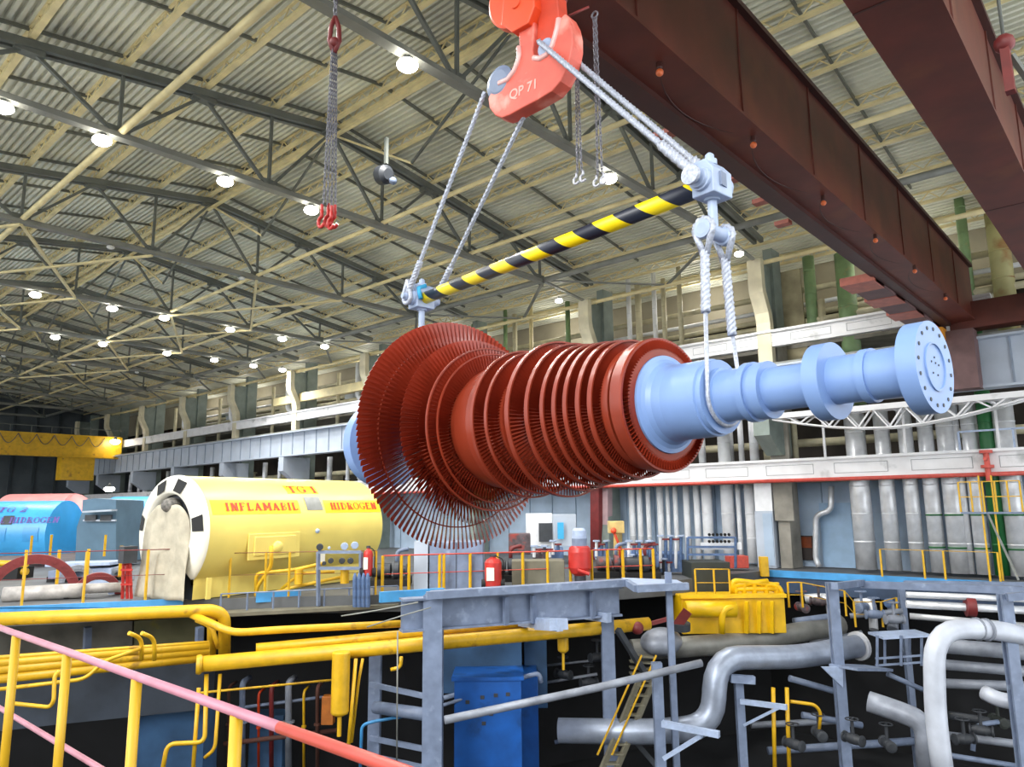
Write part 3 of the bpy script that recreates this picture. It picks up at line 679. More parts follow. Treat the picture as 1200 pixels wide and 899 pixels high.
# columns
for i, y in enumerate(TY[1:]):
    t = thing('wall_column', 'cranked cream and grey wall column carrying the %s truss beyond the crane' % ORD[i], 'column', (WX + .6, y, 0), 'wall columns')
    MB().box((WX + .62, y - .24, 0), (WX + 1.7, y + .24, 9.9)).build('lower_shaft', CONC if y < 20 else GREYG, t)
    MB().box((WX + .85, y - .20, 9.9), (WX + 1.7, y + .20, 13.6)).build('upper_shaft', GREYG, t)
    prof = [(WX - .10, 8.1), (WX - .10, 10.1), (WX - .20, 10.5), (WX - .62, 11.3), (WX - .66, 11.7), (WX - .66, 12.75), (WX - .34, 12.75), (WX - .34, 11.7), (WX - .28, 11.4), (WX + .18, 10.5), (WX + .24, 10.1), (WX + .24, 8.1)]
    MB().prism([V((a, y - .30, b)) for a, b in prof], (0, .60, 0)).build('cranked_flange', CREAMW, t)
    MB().prism([V((a, y - .06, b)) for a, b in ((WX - .3, 12.75), (WX - .3, 11.5), (WX + .24, 10.3), (WX + .24, 8.1), (WX + 1.3, 8.1), (WX + 1.3, 12.75))], (0, .12, 0)).build('web_plate', GREYG, t)
    MB().prism([V((a, y - .33, b)) for a, b in ((WX - 1.0, 6.32), (WX - 1.0, 5.3), (WX + .1, 4.55), (WX + 1.2, 4.55), (WX + 1.2, 6.32))], (0, .66, 0)).build('runway_corbel', FASC if y > 30 else GREYG, t)
# long girders
t = thing('upper_wall_girder', 'long white girder high on the wall columns, above the blue shaft', 'girder', (WX, 40, 9.05))
g = MB().box((WX - .05, 4.0, 9.05), (WX + .25, 82, 9.68)).build('web', WHITEB, t)
MB().box((WX - .14, 4.0, 9.64), (WX + .3, 82, 9.74)).build('top_flange', WHITEB, t)
m = MB(); y = 5
while y < 40:
    for (a, b, c, d) in ((y, y + 1.6, 9.2, 9.215), (y, y + 1.6, 9.5, 9.515), (y, y + .015, 9.2, 9.515), (y + 1.6, y + 1.615, 9.2, 9.515)): m.box((WX - .062, a, c), (WX - .05, b, d))
    y += 2.2
m.build('panel_groove', mat('groove_grey', (150, 152, 156), .6, 0, .1, 3), t)
t = thing('crane_runway_girder', 'deep pale grey ribbed runway girder running the whole length of the pipe wall', 'girder', (28.9, 40, 6.4))
MB().box((28.75, -6, 6.4), (29.05, 91, 8.02)).build('web', FASC, t)
MB().box((28.4, -6, 8.0), (29.2, 91, 8.08)).build('top_flange', FASC, t); MB().box((28.5, -6, 6.34), (29.2, 91, 6.42)).build('bottom_flange', FASC, t)
y = -5.5
while y < 90: MB().box((28.70, y, 6.42), (28.76, y + .06, 8.0)).build('web_rib', mat('rib_grey', (142, 154, 172), .5, 0, .1, 2), t); y += 1.5
MB().box((28.6, -6, 8.08), (28.72, 91, 8.2)).build('crane_rail', TIEG, t)
t = thing('lower_wall_girder', 'long white panelled girder low across the pipes with a red pipe under it', 'girder', (WX, 40, 3.55))
MB().box((WX - .05, -4, 3.55), (WX + .3, 90, 4.30)).build('web', WHITEB, t); MB().box((WX - .16, -4, 4.26), (WX + .35, 90, 4.36)).build('top_flange', WHITEB, t)
m = MB(); y = -3
while y < 60:
    for (a, b, c, d) in ((y, y + 1.9, 3.72, 3.74), (y, y + 1.9, 4.1, 4.12), (y, y + .02, 3.72, 4.12), (y + 1.9, y + 1.92, 3.72, 4.12)): m.box((WX - .062, a, c), (WX - .05, b, d))
    y += 2.7
m.build('panel_groove', MATS['groove_grey'], t)
tag(MB().tube([(WX - .12, -4, 3.50), (WX - .12, 90, 3.50)], .075, 10).build('fire_main', REDR), 'thin red pipe running along under the low white girder', 'pipe')
p = at(1157, 545, X=WX - .2); t = thing('standpipe_valve', 'red valve riser standing on the low white girder above the red pipe', 'valve', p - V((0, 0, .5)))
MB().cyl(p + V((0, 0, -.55)), p + V((0, 0, .5)), .09, 12).build('riser', REDR, t); MB().cyl(p + V((0, 0, .4)), p + V((0, 0, .5)), .2, 16).build('flange', REDR, t); MB().cyl(p + V((0, 0, -.1)), p + V((0, 0, 0)), .2, 16).build('flange', REDR, t); MB().cyl(p + V((-.3, 0, .2)), p + V((.3, 0, .2)), .06, 10).build('branch', REDR, t)

# vertical pipes in front of the siding, standing on the deck: (px centre, px width, top z, material, place word)
def vpipe(px, w, z0, z1, mm, lb, X=30.35, py=600, bands=(), group='standing wall pipes', taper=None):
    p = at(px, py, X=X); r = max(.05, size(w, p) / 2 * .94)
    t = thing('wall_pipe', lb, 'pipe', (p.x, p.y, z0), group)
    m = MB(); m.tube([(p.x, p.y, z0), (p.x, p.y, z1)], r, 20); m.build('pipe_run', mm, t)
    z = z0 + 1.0
    while z < z1 - .3: MB().tube([(p.x, p.y, z), (p.x, p.y, z + .05)], r * 1.03, 16).build('lagging_band', mm, t); z += 1.05
    for b in bands:
        MB().tube([(p.x, p.y, b), (p.x, p.y, b + .06)], r * 1.06, 20).build('colour_band', DKGREEN, t)
    return t
RIGHT = [(1010, 24, 'wide silver lagged pipe, first right of the blue door'), (1042, 18, 'silver lagged pipe, second right of the blue door'), (1070, 17, 'silver lagged pipe, third right of the blue door'), (1094, 18, 'silver lagged pipe behind the flanged valve at deck level'),
         (1118, 21, 'silver lagged pipe with two green bands, left of the caged ladder'), (1131, 8, 'slim silver pipe squeezed between two banded pipes'), (1146, 17, 'silver lagged pipe with green bands just left of the green pipe')]
for px, w, lb in RIGHT: vpipe(px, w, .1, 6.3, SILVER, lb, bands=(2.1, .95) if px in (1118, 1146, 1094) else ())
vpipe(1167, 17, .1, 9.0, DKGREEN, 'bottle green pipe standing near the right edge behind the ladder')
vpipe(1189, 24, .1, 6.2, SILVER, 'wide silver lagged pipe at the far right edge, right of the green pipe', bands=(2.1, .95))
LEFTP = [(741, 8), (750, 7), (760, 6), (774, 8), (783, 5), (792, 6), (805, 8), (817, 8), (829, 13), (853, 16), (866, 6), (880, 14)]
for i, (px, w) in enumerate(LEFTP): vpipe(px, w, .1, 3.7 if i != 9 else 6.0, WHITEP, 'white lagged wall pipe under the thin red pipe, %s from the left' % ORD[i], X=31.0, group='white wall pipes')
for i, (px, w) in enumerate(((822, 9), (852, 15), (868, 7), (883, 11))): vpipe(px, w, 4.2, 6.6, WHITEP, 'white pipe above the low girder under the blue shaft, %s from the left' % ORD[i], X=31.4, py=515, group='white upper pipes')
for i, (px, w, mm, lb) in enumerate(((931, 7, CREAMP, 'slim cream pipe left of the wide silver one above the low girder'), (1000, 19, SILVER, 'wide silver pipe rising above the low girder under the thick shaft collar'), (1032, 9, GREENP, 'slim pale green pipe behind the white catwalk truss'), (1085, 17, SILVER, 'silver pipe rising above the low girder just below the shaft flange'),
                                   (1107, 18, SILVER, 'silver pipe above the low girder just right of the shaft flange'), (1137, 18, SILVER, 'silver pipe above the low girder left of the green pipe'), (1180, 17, SILVER, 'silver pipe above the low girder right of the green pipe'))):
    vpipe(px, w, 4.3, 6.35, mm, lb, X=30.8, py=510, group='upper silver pipes')
UP = [(949, 14, GREENP, 8.4, 13.2, 'pale green upright pipe between the wall column and the thick green pipe'), (991, 22, GREENP, 6.5, 13.0, 'thick pale green upright pipe under the crane girder'), (960, 9, CREAMP, 8.4, 11.2, 'short cream pipe with rounded cap between two green pipes'),
      (1135, 12, GREENP, 9.6, 14.2, 'slim mossy upright pipe between the two crane girders'), (1176, 24, RUSTP, 8.6, 14.2, 'fat rust-streaked upright pipe between the two crane girders')]
for px, w, mm, z0, z1, lb in UP: vpipe(px, w, z0, z1, mm, lb, X=31.5, py=330, group='upright pipes of the upper gallery')
k = 0
for px, w, mm in ((555, 6, GREENP), (592, 5, GREENP), (603, 6, CREAMP), (622, 5, PURL), (665, 6, GREENP), (737, 6, WHITEP), (748, 8, CREAMP), (767, 6, WHITEP), (778, 6, CREAMP), (797, 6, CREAMP)):
    vpipe(px, w, 8.0, 14.0 if k % 2 else 13.6, mm, 'slim upright pipe of the upper gallery above the rotor, %s from the left' % ORD[k], X=30.9, py=360, group='slim gallery pipes'); k += 1
# horizontal pipes and dark clutter of the galleries
for i, (z, x, r, mm) in enumerate(((10.35, 31.5, .14, CREAMP), (10.75, 31.8, .12, CREAMP), (9.9, 31.5, .12, PURL), (11.3, 32.2, .10, WHITEP), (5.2, 32.5, .18, CREAMP), (11.9, 32, .13, CREAMP))):
    tag(MB().tube([(x, 2, z), (x, 70, z)], r, 10).build('gallery_pipe', mm), 'long level pipe at the back of the wall gallery, %s of six by height' % ORD[[.0, 5.2, 9.9, 10.35, 10.75, 11.3, 11.9].index(z) - 1], 'pipe', 'level gallery pipes')
rnd = random.Random(5)
for i in range(16):
    y = 5 + i * 4.4; mm = rnd.choice([BRICK, CREAMP, GREYG, CONC, CREAMP]); z = rnd.choice([9.4, 9.4, 4.0])
    w = rnd.uniform(.5, 1.3); h = rnd.uniform(.9, 2.2)
    t = thing('gallery_duct', '%s air duct stub on the wall gallery, %s from the crane end' % ({BRICK: 'brown', CREAMP: 'cream', GREYG: 'grey', CONC: 'stone-grey'}[mm], ORD[i]), 'duct', (33.5, y, z), 'gallery ducts')
    MB().box((33.2, y - w / 2, z), (34.2, y + w / 2, z + h)).build('duct_body', mm, t); MB().box((33.1, y - w / 2 - .08, z + h), (34.3, y + w / 2 + .08, z + h + .12)).build('duct_cap', mm, t)
for i in range(12):
    y = 14 + i * 6.1
    t = thing('gallery_bent', 'rust-brown steel bent at the back of the upper gallery, %s from the crane end' % ORD[i], 'frame', (35, y, 9.4), 'gallery frames')
    for yy in (y - 1.6, y + 1.6): MB().bar((35, yy, 9.35), (35, yy, 12.8), .16, .16).build('post', BRICK, t)
    MB().bar((35, y - 2.2, 11.0), (35, y + 2.2, 11.0), .14, .22).build('rail', BRICK, t); MB().bar((35, y - 2.2, 12.2), (35, y + 2.2, 12.2), .14, .22).build('rail', BRICK, t)
# concrete stack section beside the second column, cream bent duct
p = at(914, 300, X=31.2); t = thing('masonry_shaft', 'weathered concrete shaft with wavy edge, right of the cream column', 'shaft', (31.4, p.y, 8.2))
w = (at(903, 300, X=31.2).y - at(937, 300, X=31.2).y) / 2; p.y = (at(903, 300, X=31.2).y + at(937, 300, X=31.2).y) / 2
MB().prism([V((31.35, p.y + dy * w, z)) for dy, z in ((-1.15, 8.6), (1.0, 8.6), (1.15, 9.4), (1.0, 10.5), (1.05, 12.7), (-.9, 12.7), (-.95, 10.4), (-1.0, 9.4))], (-.12, 0, 0)).build('shaft_body', mat('stained_concrete', (176, 166, 134), .85, 0, .25, 1.2, bump=.3), t)
p = at(905, 393, X=31.2); 
# cream box girder between the first columns on the left part
a, b = at(322, 465, X=WX + .3), at(470, 428, X=WX + .3)
tag(MB().box((WX + .2, min(a.y, b.y), 10.5), (WX + .5, max(a.y, b.y), 11.1)).build('gallery_beam', PURL), 'short cream beam high on the wall columns at the left of the rotor', 'beam')
# white bowed catwalk truss in front of the pipes
t = thing('catwalk_truss', 'white bowed lattice catwalk hanging in front of the pipes below the shaft flange', 'catwalk', at(1050, 490, X=27.6))
top = [at(x, y, X=27.6) for x, y in ((905, 492), (1000, 482), (1120, 470), (1205, 455))]; zt = sum(p.z for p in top) / 4
ya, yb = at(905, 492, X=27.6).y, at(1206, 458, X=27.6).y
for dx in (0, .5):
    MB().bar((27.6 + dx, ya, zt), (27.6 + dx, yb, zt), .14, .16).build('top_chord', WHITEB, t)
    N = 8; bot = [V((27.6 + dx, ya + (yb - ya) * k / N, zt - .10 - .62 * math.sin(PI * k / N))) for k in range(N + 1)]
    MB().tube(bot, .035, 8).build('bottom_chord', WHITEB, t)
    for k in range(1, N):
        yk = ya + (yb - ya) * (k + .5) / N
        MB().bar(bot[k], (27.6 + dx, yk, zt), .06, .05).build('lattice_bar', WHITEB, t); MB().bar(bot[k], (27.6 + dx, ya + (yb - ya) * (k - .5) / N, zt), .06, .05).build('lattice_bar', WHITEB, t)
MB().box((27.55, min(ya, yb), zt + .07), (28.2, max(ya, yb), zt + .12)).build('walkway_plate', WHITEB, t)
for k in (.15, .5, .85): y = ya + (yb - ya) * k; MB().bar((28.1, y, zt), (29.55, y, zt), .08, .10).build('wall_bracket', WHITEB, t); MB().bar((29.5, y, zt), (29.5, y, 4.36), .08, .08).build('bracket_post', WHITEB, t)
# cab / ladder tower behind the shaft flange
p = at(1105, 430, X=28.2); t = thing('crane_cabin_ladder', 'pale lit ladder cage hanging from the crane end just right of the shaft flange', 'ladder', (28.2, p.y, 6.6))
for dy in (-.3, .3): MB().bar((28.1, p.y + dy, 6.6), (28.1, p.y + dy, 8.5), .09, .09).build('stile', WHITEB, t)
for z in (6.7, 7.2, 7.7, 8.2): MB().bar((28.1, p.y - .3, z), (28.1, p.y + .3, z), .06, .06).build('rung', WHITEB, t)
MB().box((28.15, p.y - .34, 6.7), (28.3, p.y + .1, 8.4)).build('panel', WHITEB, t)
p = at(1128, 430, X=28.4); tag(MB().box((27.9, p.y - .5, 6.3), (28.6, p.y + .45, 8.3)).build('current_collector_box', MATS['walkway_underside'], None), 'dark box under the crane end carriage, right of the flange', 'box')
# caged platform on the lower right wall
p0 = at(1128, 598, X=29.0); p1 = at(1200, 598, X=29.0)
t = thing('ladder_platform', 'small caged ladder platform with yellow posts in front of the green pipe', 'platform', p0)
z = at(1160, 600, X=29.0).z
MB().box((28.7, p1.y, z - .06), (29.3, p0.y, z)).build('platform_plate', SLATE, t)
for k in range(6):
    y = p1.y + (p0.y - p1.y) * k / 5; MB().bar((28.75, y, z), (28.75, y, z + 1.0), .05, .05).build('post', YELL, t)
for h in (.5, 1.0): MB().bar((28.75, p1.y, z + h), (28.75, p0.y, z + h), .03, .03).build('rail', YELL, t)
MB().bar((28.8, at(1158, 600, X=29).y, z), (28.8, at(1195, 680, X=29).y, .1), .06, .06).build('brace', TIEG, t)
for dy in (-.18, .18): MB().bar((28.8, at(1160, 600, X=29).y + dy, .05), (28.8, at(1160, 600, X=29).y + dy, z + 1.2), .05, .05).build('ladder_stile', YELL, t)
# grey rail on top of the low girder at right
p0, p1 = at(1125, 526, X=WX), at(1200, 524, X=WX)
t = thing('girder_rail', 'short pale handrail on top of the low white girder at the right edge', 'handrail', (WX, p0.y, 4.36))
MB().bar((WX, p1.y - 1.5, 5.0), (WX, p0.y, 5.0), .06, .06).build('rail', STEELB, t)
for k in range(3): MB().bar((WX, p0.y - k * 1.6, 4.36), (WX, p0.y - k * 1.6, 5.0), .06, .06).build('post', STEELB, t)
# door, small window, drain pipe and column cladding at deck level
def wrect(x0, y0, x1, y1, X): a, b = at(x0, y1, X=X), at(x1, y0, X=X); return min(a.y, b.y), max(a.y, b.y), a.z, b.z
ya, yb, za, zb = wrect(966, 592, 997, 666, 31.5); m = MB(); m.box((31.45, ya, .02), (31.62, yb, 2.6)); d = struct(m, 'door_1', mat('blue_grey_door', (150, 180, 210), .5, 0, .08, 2))
ya, yb, za, zb = wrect(936, 628, 953, 656, 31.5)
m = MB(); m.box((31.48, ya, za), (31.62, yb, zb)); w = struct(m, 'window_1', mat('window_frame_dark', (60, 52, 50), .6)); MB().box((31.46, ya + .08, za + .5 * (zb - za)), (31.5, yb - .08, zb - .05)).build('window_pane', mat('brown_glass', (150, 76, 44), .3, 0, .2, 3), w)
tag(MB().tube([at(974, 570, X=31.0), at(974, 598, X=31.0), at(956, 604, X=31.0), at(956, 655, X=31.0), at(960, 664, X=31.0)], .11, 10, bend=.25).build('drain_pipe', SILVER), 'bent silver drain pipe stepping down over the window beside the blue door', 'pipe')
p = at(897, 600, X=30.1); t = thing('pipe_casing', 'grey-blue cupboard casing on the deck at the foot of the white column', 'cupboard', (30.1, p.y, 0))
w = (at(886, 600, X=30.1).y - at(907, 600, X=30.1).y) / 2; MB().box((29.9, p.y - w, 0), (30.6, p.y + w, 2.3)).build('casing_body', FASC, t); MB().box((29.86, p.y - w * .9, .1), (29.9, p.y + w * .1, 2.2)).build('door', SIDING, t); MB().box((29.9, p.y - w * 1.0, 2.3), (30.5, p.y + w * .9, 3.5)).build('upper_casing', WHITEP, t)
for px, nm in ((919, 'concrete column face right of the white column below the low girder'),):
    p = at(px, 590, X=30.3); w = (at(911, 590, X=30.3).y - at(933, 590, X=30.3).y) / 2; p.y = at(922, 590, X=30.3).y; tag(MB().box((29.93, p.y - w, 1.9), (30.10, p.y + w, 6.2)).build('concrete_pier', CONC), nm, 'pier')

# bright window at the back of the gallery seen under the striped beam
ya, yb, za, zb = wrect(638, 343, 668, 374, 37.4)
w = struct(MB().box((37.40, ya, za), (37.5, yb, zb)), 'window_2', mat('gallery_window_frame', (190, 196, 204), .5))
MB().box((37.36, ya + .15, za + .15), (37.40, yb - .15, zb - .15)).build('window_pane', mat('daylit_glass', (226, 236, 250), .3, emit=1.6), w)
m = MB()
for k in range(5): m.box((37.33, ya, za + (zb - za) * k / 4 - .05), (37.36, yb, za + (zb - za) * k / 4 + .05))
m.build('glazing_bar', MATS['gallery_window_frame'], w)

# cladding high at the back of the gallery, risers and cupboards in the bays further down
m = MB(); m.box((34.4, -6, 11.3), (34.5, 95, 14.6)); struct(m, 'trim_5', mat('cream_cladding', (160, 152, 130), .6, 0, .12, .6))
for i, y in enumerate(TY[3:9]):
    for (dy, z0, z1, r, mm, nm) in ((2.6, 4.31, 6.3, .24, WHITEP, 'thick white riser under the runway girder'), (4.2, 4.31, 6.3, .14, WHITEP, 'slim white riser under the runway girder'), (6.4, 4.31, 6.3, .20, SILVER, 'silver riser under the runway girder'), (2.2, 8.1, 12.6, .20, WHITEP, 'white riser on the upper gallery'), (5.6, 8.1, 12.4, .14, CREAMP, 'cream riser on the upper gallery')):
        p = V((30.9, y + dy, z0)); t = thing('gallery_riser', '%s in the %s bay beyond the crane' % (nm, ORD[i + 2]), 'pipe', p, 'gallery risers')
        if dy == 2.2: pts = [p, p + V((0, 0, 1.6)), p + V((-.5, .35, 2.2)), p + V((-.5, .35, z1 - z0))]
        else: pts = [p, p + V((0, 0, z1 - z0))]
        MB().tube(pts, r, 14, bend=.25).build('pipe_run', mm, t); MB().lathe([(0, r * 1.25), (.06, r * 1.25)], p + V((0, 0, .3)), (0, 0, 1), 14).build('flange', mm, t)
    p = V((31.6, y + 4.6, 9.35)); t = thing('gallery_cupboard', '%s cupboard on the upper gallery in the %s bay beyond the crane' % (('tan', 'grey')[i % 2], ORD[i + 2]), 'cupboard', p, 'gallery cupboards')
    mm = (CREAMW, FASC)[i % 2]; MB().box(p + V((0, -1.2, 0)), p + V((.8, 1.2, 1.5))).build('body', mm, t)
    for dy in (-.6, .6): MB().box(p + V((-.03, dy - .55, .08)), p + V((0, dy + .55, 1.42))).build('door', mm, t)
# ------------------------------------------------------------------ deck, pit shell, end wall
def dk(px, py, z=0.0): return at(px, py, Z=z)
edge = [dk(-60, 714.5), dk(0, 712), dk(215, 702), dk(330, 699), dk(470, 696), dk(640, 690), dk(800, 679), dk(905, 667)]
edge[-1] = V((29.0, edge[-1].y, 0))
far = [V((29.0, -6, 0)), V((38, -6, 0)), V((38, 97, 0)), V((-2, 97, 0)), V((-2, edge[0].y + 3, 0))]
m = MB(); poly = edge + far
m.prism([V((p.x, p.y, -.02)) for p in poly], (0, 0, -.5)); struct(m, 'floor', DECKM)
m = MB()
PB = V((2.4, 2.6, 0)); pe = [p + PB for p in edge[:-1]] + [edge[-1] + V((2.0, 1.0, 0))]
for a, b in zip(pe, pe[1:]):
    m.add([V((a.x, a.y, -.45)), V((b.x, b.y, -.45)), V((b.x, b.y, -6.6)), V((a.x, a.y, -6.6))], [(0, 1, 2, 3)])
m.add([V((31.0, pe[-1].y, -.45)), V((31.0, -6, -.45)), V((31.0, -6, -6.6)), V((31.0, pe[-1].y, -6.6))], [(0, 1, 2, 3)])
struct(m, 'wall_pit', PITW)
# the near side of the pit, under and behind the viewing platform
nr = []
for px in (-500, -60, 300, 700, 1100, 1500): p = at(px, 594, d=6.4); nr.append(V((p.x, p.y, -.35)))
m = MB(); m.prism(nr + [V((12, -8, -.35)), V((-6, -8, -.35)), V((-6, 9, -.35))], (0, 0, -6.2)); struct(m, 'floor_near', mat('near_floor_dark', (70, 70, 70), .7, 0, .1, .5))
m = MB(); m.box((-80, -60, -7.0), (-6.05, 130, -.35)); struct(m, 'floor_bounce', mat('pale_bounce_floor', (196, 194, 186), .7, 0, .1, .5))  # unseen pale floor added outside to bounce daylight up onto the roof
m = MB(); m.box((-6.0, -8.4, -.35), (38, -8.1, 3.2)); m.box((-6.0, -8.4, 11.8), (38, -8.1, 18.2))
for k in range(6): m.box((-5 + k * 8, -8.4, 3.2), (-4.5 + k * 8, -8.1, 11.8))
struct(m, 'wall_near', mat('near_wall_grey', (110, 112, 114), .8, 0, .15, .5))
m = MB(); m.box((-6.05, -8.1, -.35), (-5.75, 97, 1.6)); m.box((-6.05, -8.1, 12.2), (-5.75, 97, 13.6))
for k in range(12): m.box((-6.05, 3.1 + 9 * k - .3, 1.6), (-5.5, 3.1 + 9 * k + .3, 12.2))
struct(m, 'wall_left', MATS['near_wall_grey'])
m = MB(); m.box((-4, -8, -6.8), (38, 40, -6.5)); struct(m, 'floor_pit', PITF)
# blue edge strips
tag(MB().prism([edge[0] + V((0, 0, .02)), edge[1] + V((0, 0, .02)), edge[2] + V((0, 0, .02)), edge[2] + V((0, 0, -.24)), edge[0] + V((0, 0, -.24))], V((-.1, -.2, 0)) * .4).build('deck_edge_plate', BLUEE), 'bright blue steel edge along the deck at the left', 'edge plate')
for a, b, lb in (((300, 700), (352, 697), 'short blue edge plate below the yellow generator'), ((445, 700), (520, 695), 'short blue edge plate left of the grey cabinet')):
    A, B = dk(*a), dk(*b); tag(MB().bar(A + V((0, 0, .0)), B + V((0, 0, .0)), .16, .30).build('deck_edge_plate', BLUEE), lb, 'edge plate')
tag(MB().bar((28.95, -5, -.12), (28.95, edge[-1].y, -.12), .12, .26).build('deck_edge_plate', BLUEE), 'long blue edge plate of the deck along the foot of the silver pipes', 'edge plate')
tag(MB().bar((28.98, -5, -.55), (28.98, edge[-1].y, -.55), .1, .55).build('deck_fascia', mat('dark_blue_fascia', (56, 74, 100), .5, 0, .15, 2)), 'dark blue band under the blue deck edge by the silver pipes', 'edge plate')
# end wall far down the hall
m = MB(); m.box((-4, 95, -1), (38, 95.3, 18)); struct(m, 'wall_end', FARW)
m = MB(); x = 10
while x < 30: m.box((x, 94.8, -.5), (x + .25, 95, 14)); x += 2.2
struct(m, 'trim_4', mat('end_wall_rib', (58, 66, 72), .8, 0, .15, 1))
# far yellow crane
YC = 80.0
a, b = at(-40, 497, Y=YC), at(143, 520, Y=YC); zc = at(60, 534, Y=YC).z; zt = at(60, 508, Y=YC).z
t = thing('yellow_crane', 'yellow overhead crane at the far end of the hall', 'overhead crane', (22, YC, zc))
MB().box((8, YC, zc), (b.x, YC + 1.2, zt)).build('girder', YELL, t)
m = MB()
for k in range(13):
    c0 = V((8 + k * 1.5, YC - .1, zt - .15)); m.tube([c0 + V((q / 8 * 1.5, 0, -.95 * math.sin(PI * q / 8))) for q in range(9)], .035, 6)
m.build('festoon_cable', TRUSS, t)
MB().box((8, YC - .6, zc - .12), (b.x, YC, zc)).build('walkway', YELL, t)
m = MB(); 
for k in range(12): m.bar((9 + k * 1.7, YC - .55, zt), (9 + k * 1.7, YC - .55, zt + .6), .06, .06)
m.bar((8, YC - .55, zt + .6), (b.x, YC - .55, zt + .6), .06, .06); m.build('guard_rail', TRUSS, t)
c = at(88, 552, Y=YC); MB().box((c.x - 1.3, YC - .3, c.z - .9), (c.x + 1.6, YC + 1.2, zc)).build('cabin', YELL, t)
p = at(135, 517, Y=YC - 1); lamp(p.x, p.y, p.z + .5, True, 'bright lamp at the right end of the far yellow crane', 'far lamps', 1.9)
p = at(128, 574, Y=72); lamp(p.x, p.y, p.z + .6, True, 'bright lamp low on the far wall above the blue generators', 'far lamps', 1.8)

# ------------------------------------------------------------------ yellow generator
def generator(name, label, G0, hd, L, R, zc, mm, band, lettercol, group, parts=True, number='TG 1', sgn=1):
    """lying drum, near end at G0, axis heading hd"""
    A = V((math.cos(hd), math.sin(hd), 0)); N = V((A.y, -A.x, 0)); U = V((0, 0, 1))          # N faces the camera side
    t = thing(name, label, 'generator', G0, group)
    O = V((G0.x, G0.y, 0)) - N * R                                                    # axis foot: near flank touches G0
    def pt(s, q, r=None): r = R if r is None else r; return O + A * s + U * zc + (U * math.cos(q) + N * math.sin(q)) * r
    def arch(s, r): return [pt(s, q, r) for q in [-2.45 + 4.9 * k / 48 for k in range(49)]]
    m = MB(); a0, a1 = arch(0, R), arch(L, R); n = 49
    m.add(a0 + a1, [(i, i + 1, n + i + 1, n + i) for i in range(n - 1)], True)
    e0, e1 = [p for p in a0], [p for p in a1]
    foot0 = [O - N * R * .62 + U * .0, O + N * R * .62]; 
    m.add(e1 + [O + A * L + N * R * .62, O + A * L - N * R * .62], [list(range(n + 2))]); 
    m.add([a0[-1], O + N * R * .62, O + A * L + N * R * .62, a1[-1]], [(0, 1, 2, 3)]); m.add([a0[0], O - N * R * .62, O + A * L - N * R * .62, a1[0]], [(3, 2, 1, 0)])
    body = m.build('casing', mm, t)
    return t, pt, A, N, U, O
GEN_H = math.radians(9.0); G0 = dk(241, 705)
gen, gpt, gA, gN, gU, gO = generator('generator', 'big yellow hydrogen-cooled generator marked TG 1, standing on the deck behind the yellow pipes', G0, GEN_H, 7.3, 1.72, 1.92, YELLG, YELLB, LETTER, None)
R_ = 1.72
def surf_patch(pt, s0, s1, q0, q1, r, k=10):
    m = MB(); vs = []
    for i in range(k + 1): q = q0 + (q1 - q0) * i / k; vs += [pt(s0, q, r), pt(s1, q, r)]
    m.add(vs, [(2 * i, 2 * i + 1, 2 * i + 3, 2 * i + 2) for i in range(k)], True); return m
qa, qb = .98, 1.26
surf_patch(gpt, .12, 3.45, qa, qb, R_ + .006).build('warning_band', YELLB, gen); surf_patch(gpt, 4.55, 7.28, qa, qb, R_ + .006).build('warning_band', YELLB, gen)
surf_patch(gpt, 3.2, 4.55, .58, .82, R_ + .006).build('number_panel', YELLB, gen); surf_patch(gpt, 3.75, 4.45, .90, 1.20, R_ + .012).build('rating_plate', mat('metal_plate_grey', (140, 142, 138), .4, .2, .1, 4), gen)
def gtext(body, s, q, h, pt=gpt, r=R_ + .03, col=LETTER, par=gen, wide=1.15, slab=True):
    vs, fs = slab_text(body, h, wide)
    MB().add([pt(s + p.x, q - (p.y - h / 2) / r, r) for p in vs], fs).build('lettering', col, par)
gtext('INFLAMABIL', 1.98, (qa + qb) / 2, .27, wide=1.18); gtext('HIDROGEN', 5.95, (qa + qb) / 2, .27, wide=1.18); gtext('TG 1', 3.9, .70, .34, wide=1.25)
# inspection cover with its boss, small knob and white notice on the flank
def gflat(s0, s1, z0, z1, off, name, mm, par=gen, thick=.06):
    B = gO + gN * (R_ - .02 + off); return MB().obox(B + gA * (s0 + s1) / 2 + gU * (z0 + z1) / 2, gA * (s1 - s0) / 2, gN * thick / 2, gU * (z1 - z0) / 2).build(name, mm, par, bevel=.015)
cv = gflat(1.35, 3.35, 1.05, 1.85, .03, 'inspection_cover', YELLG); cv2 = gflat(1.55, 3.15, 1.18, 1.75, .07, 'cover_panel', YELLG, cv)
c = gO + gN * (R_ + .10) + gA * 2.4 + gU * 1.42; MB().ball(c, .18, 14, 8, (1, .6, 1)).build('cover_boss', YELLG, cv)
gflat(4.15, 4.45, .72, 1.15, .05, 'white_notice', OFFW); c = gO + gN * (R_ + .02) + gA * 4.1 + gU * 1.85; MB().ball(c, .08, 10, 6).build('gauge_knob', STEELB, gen)
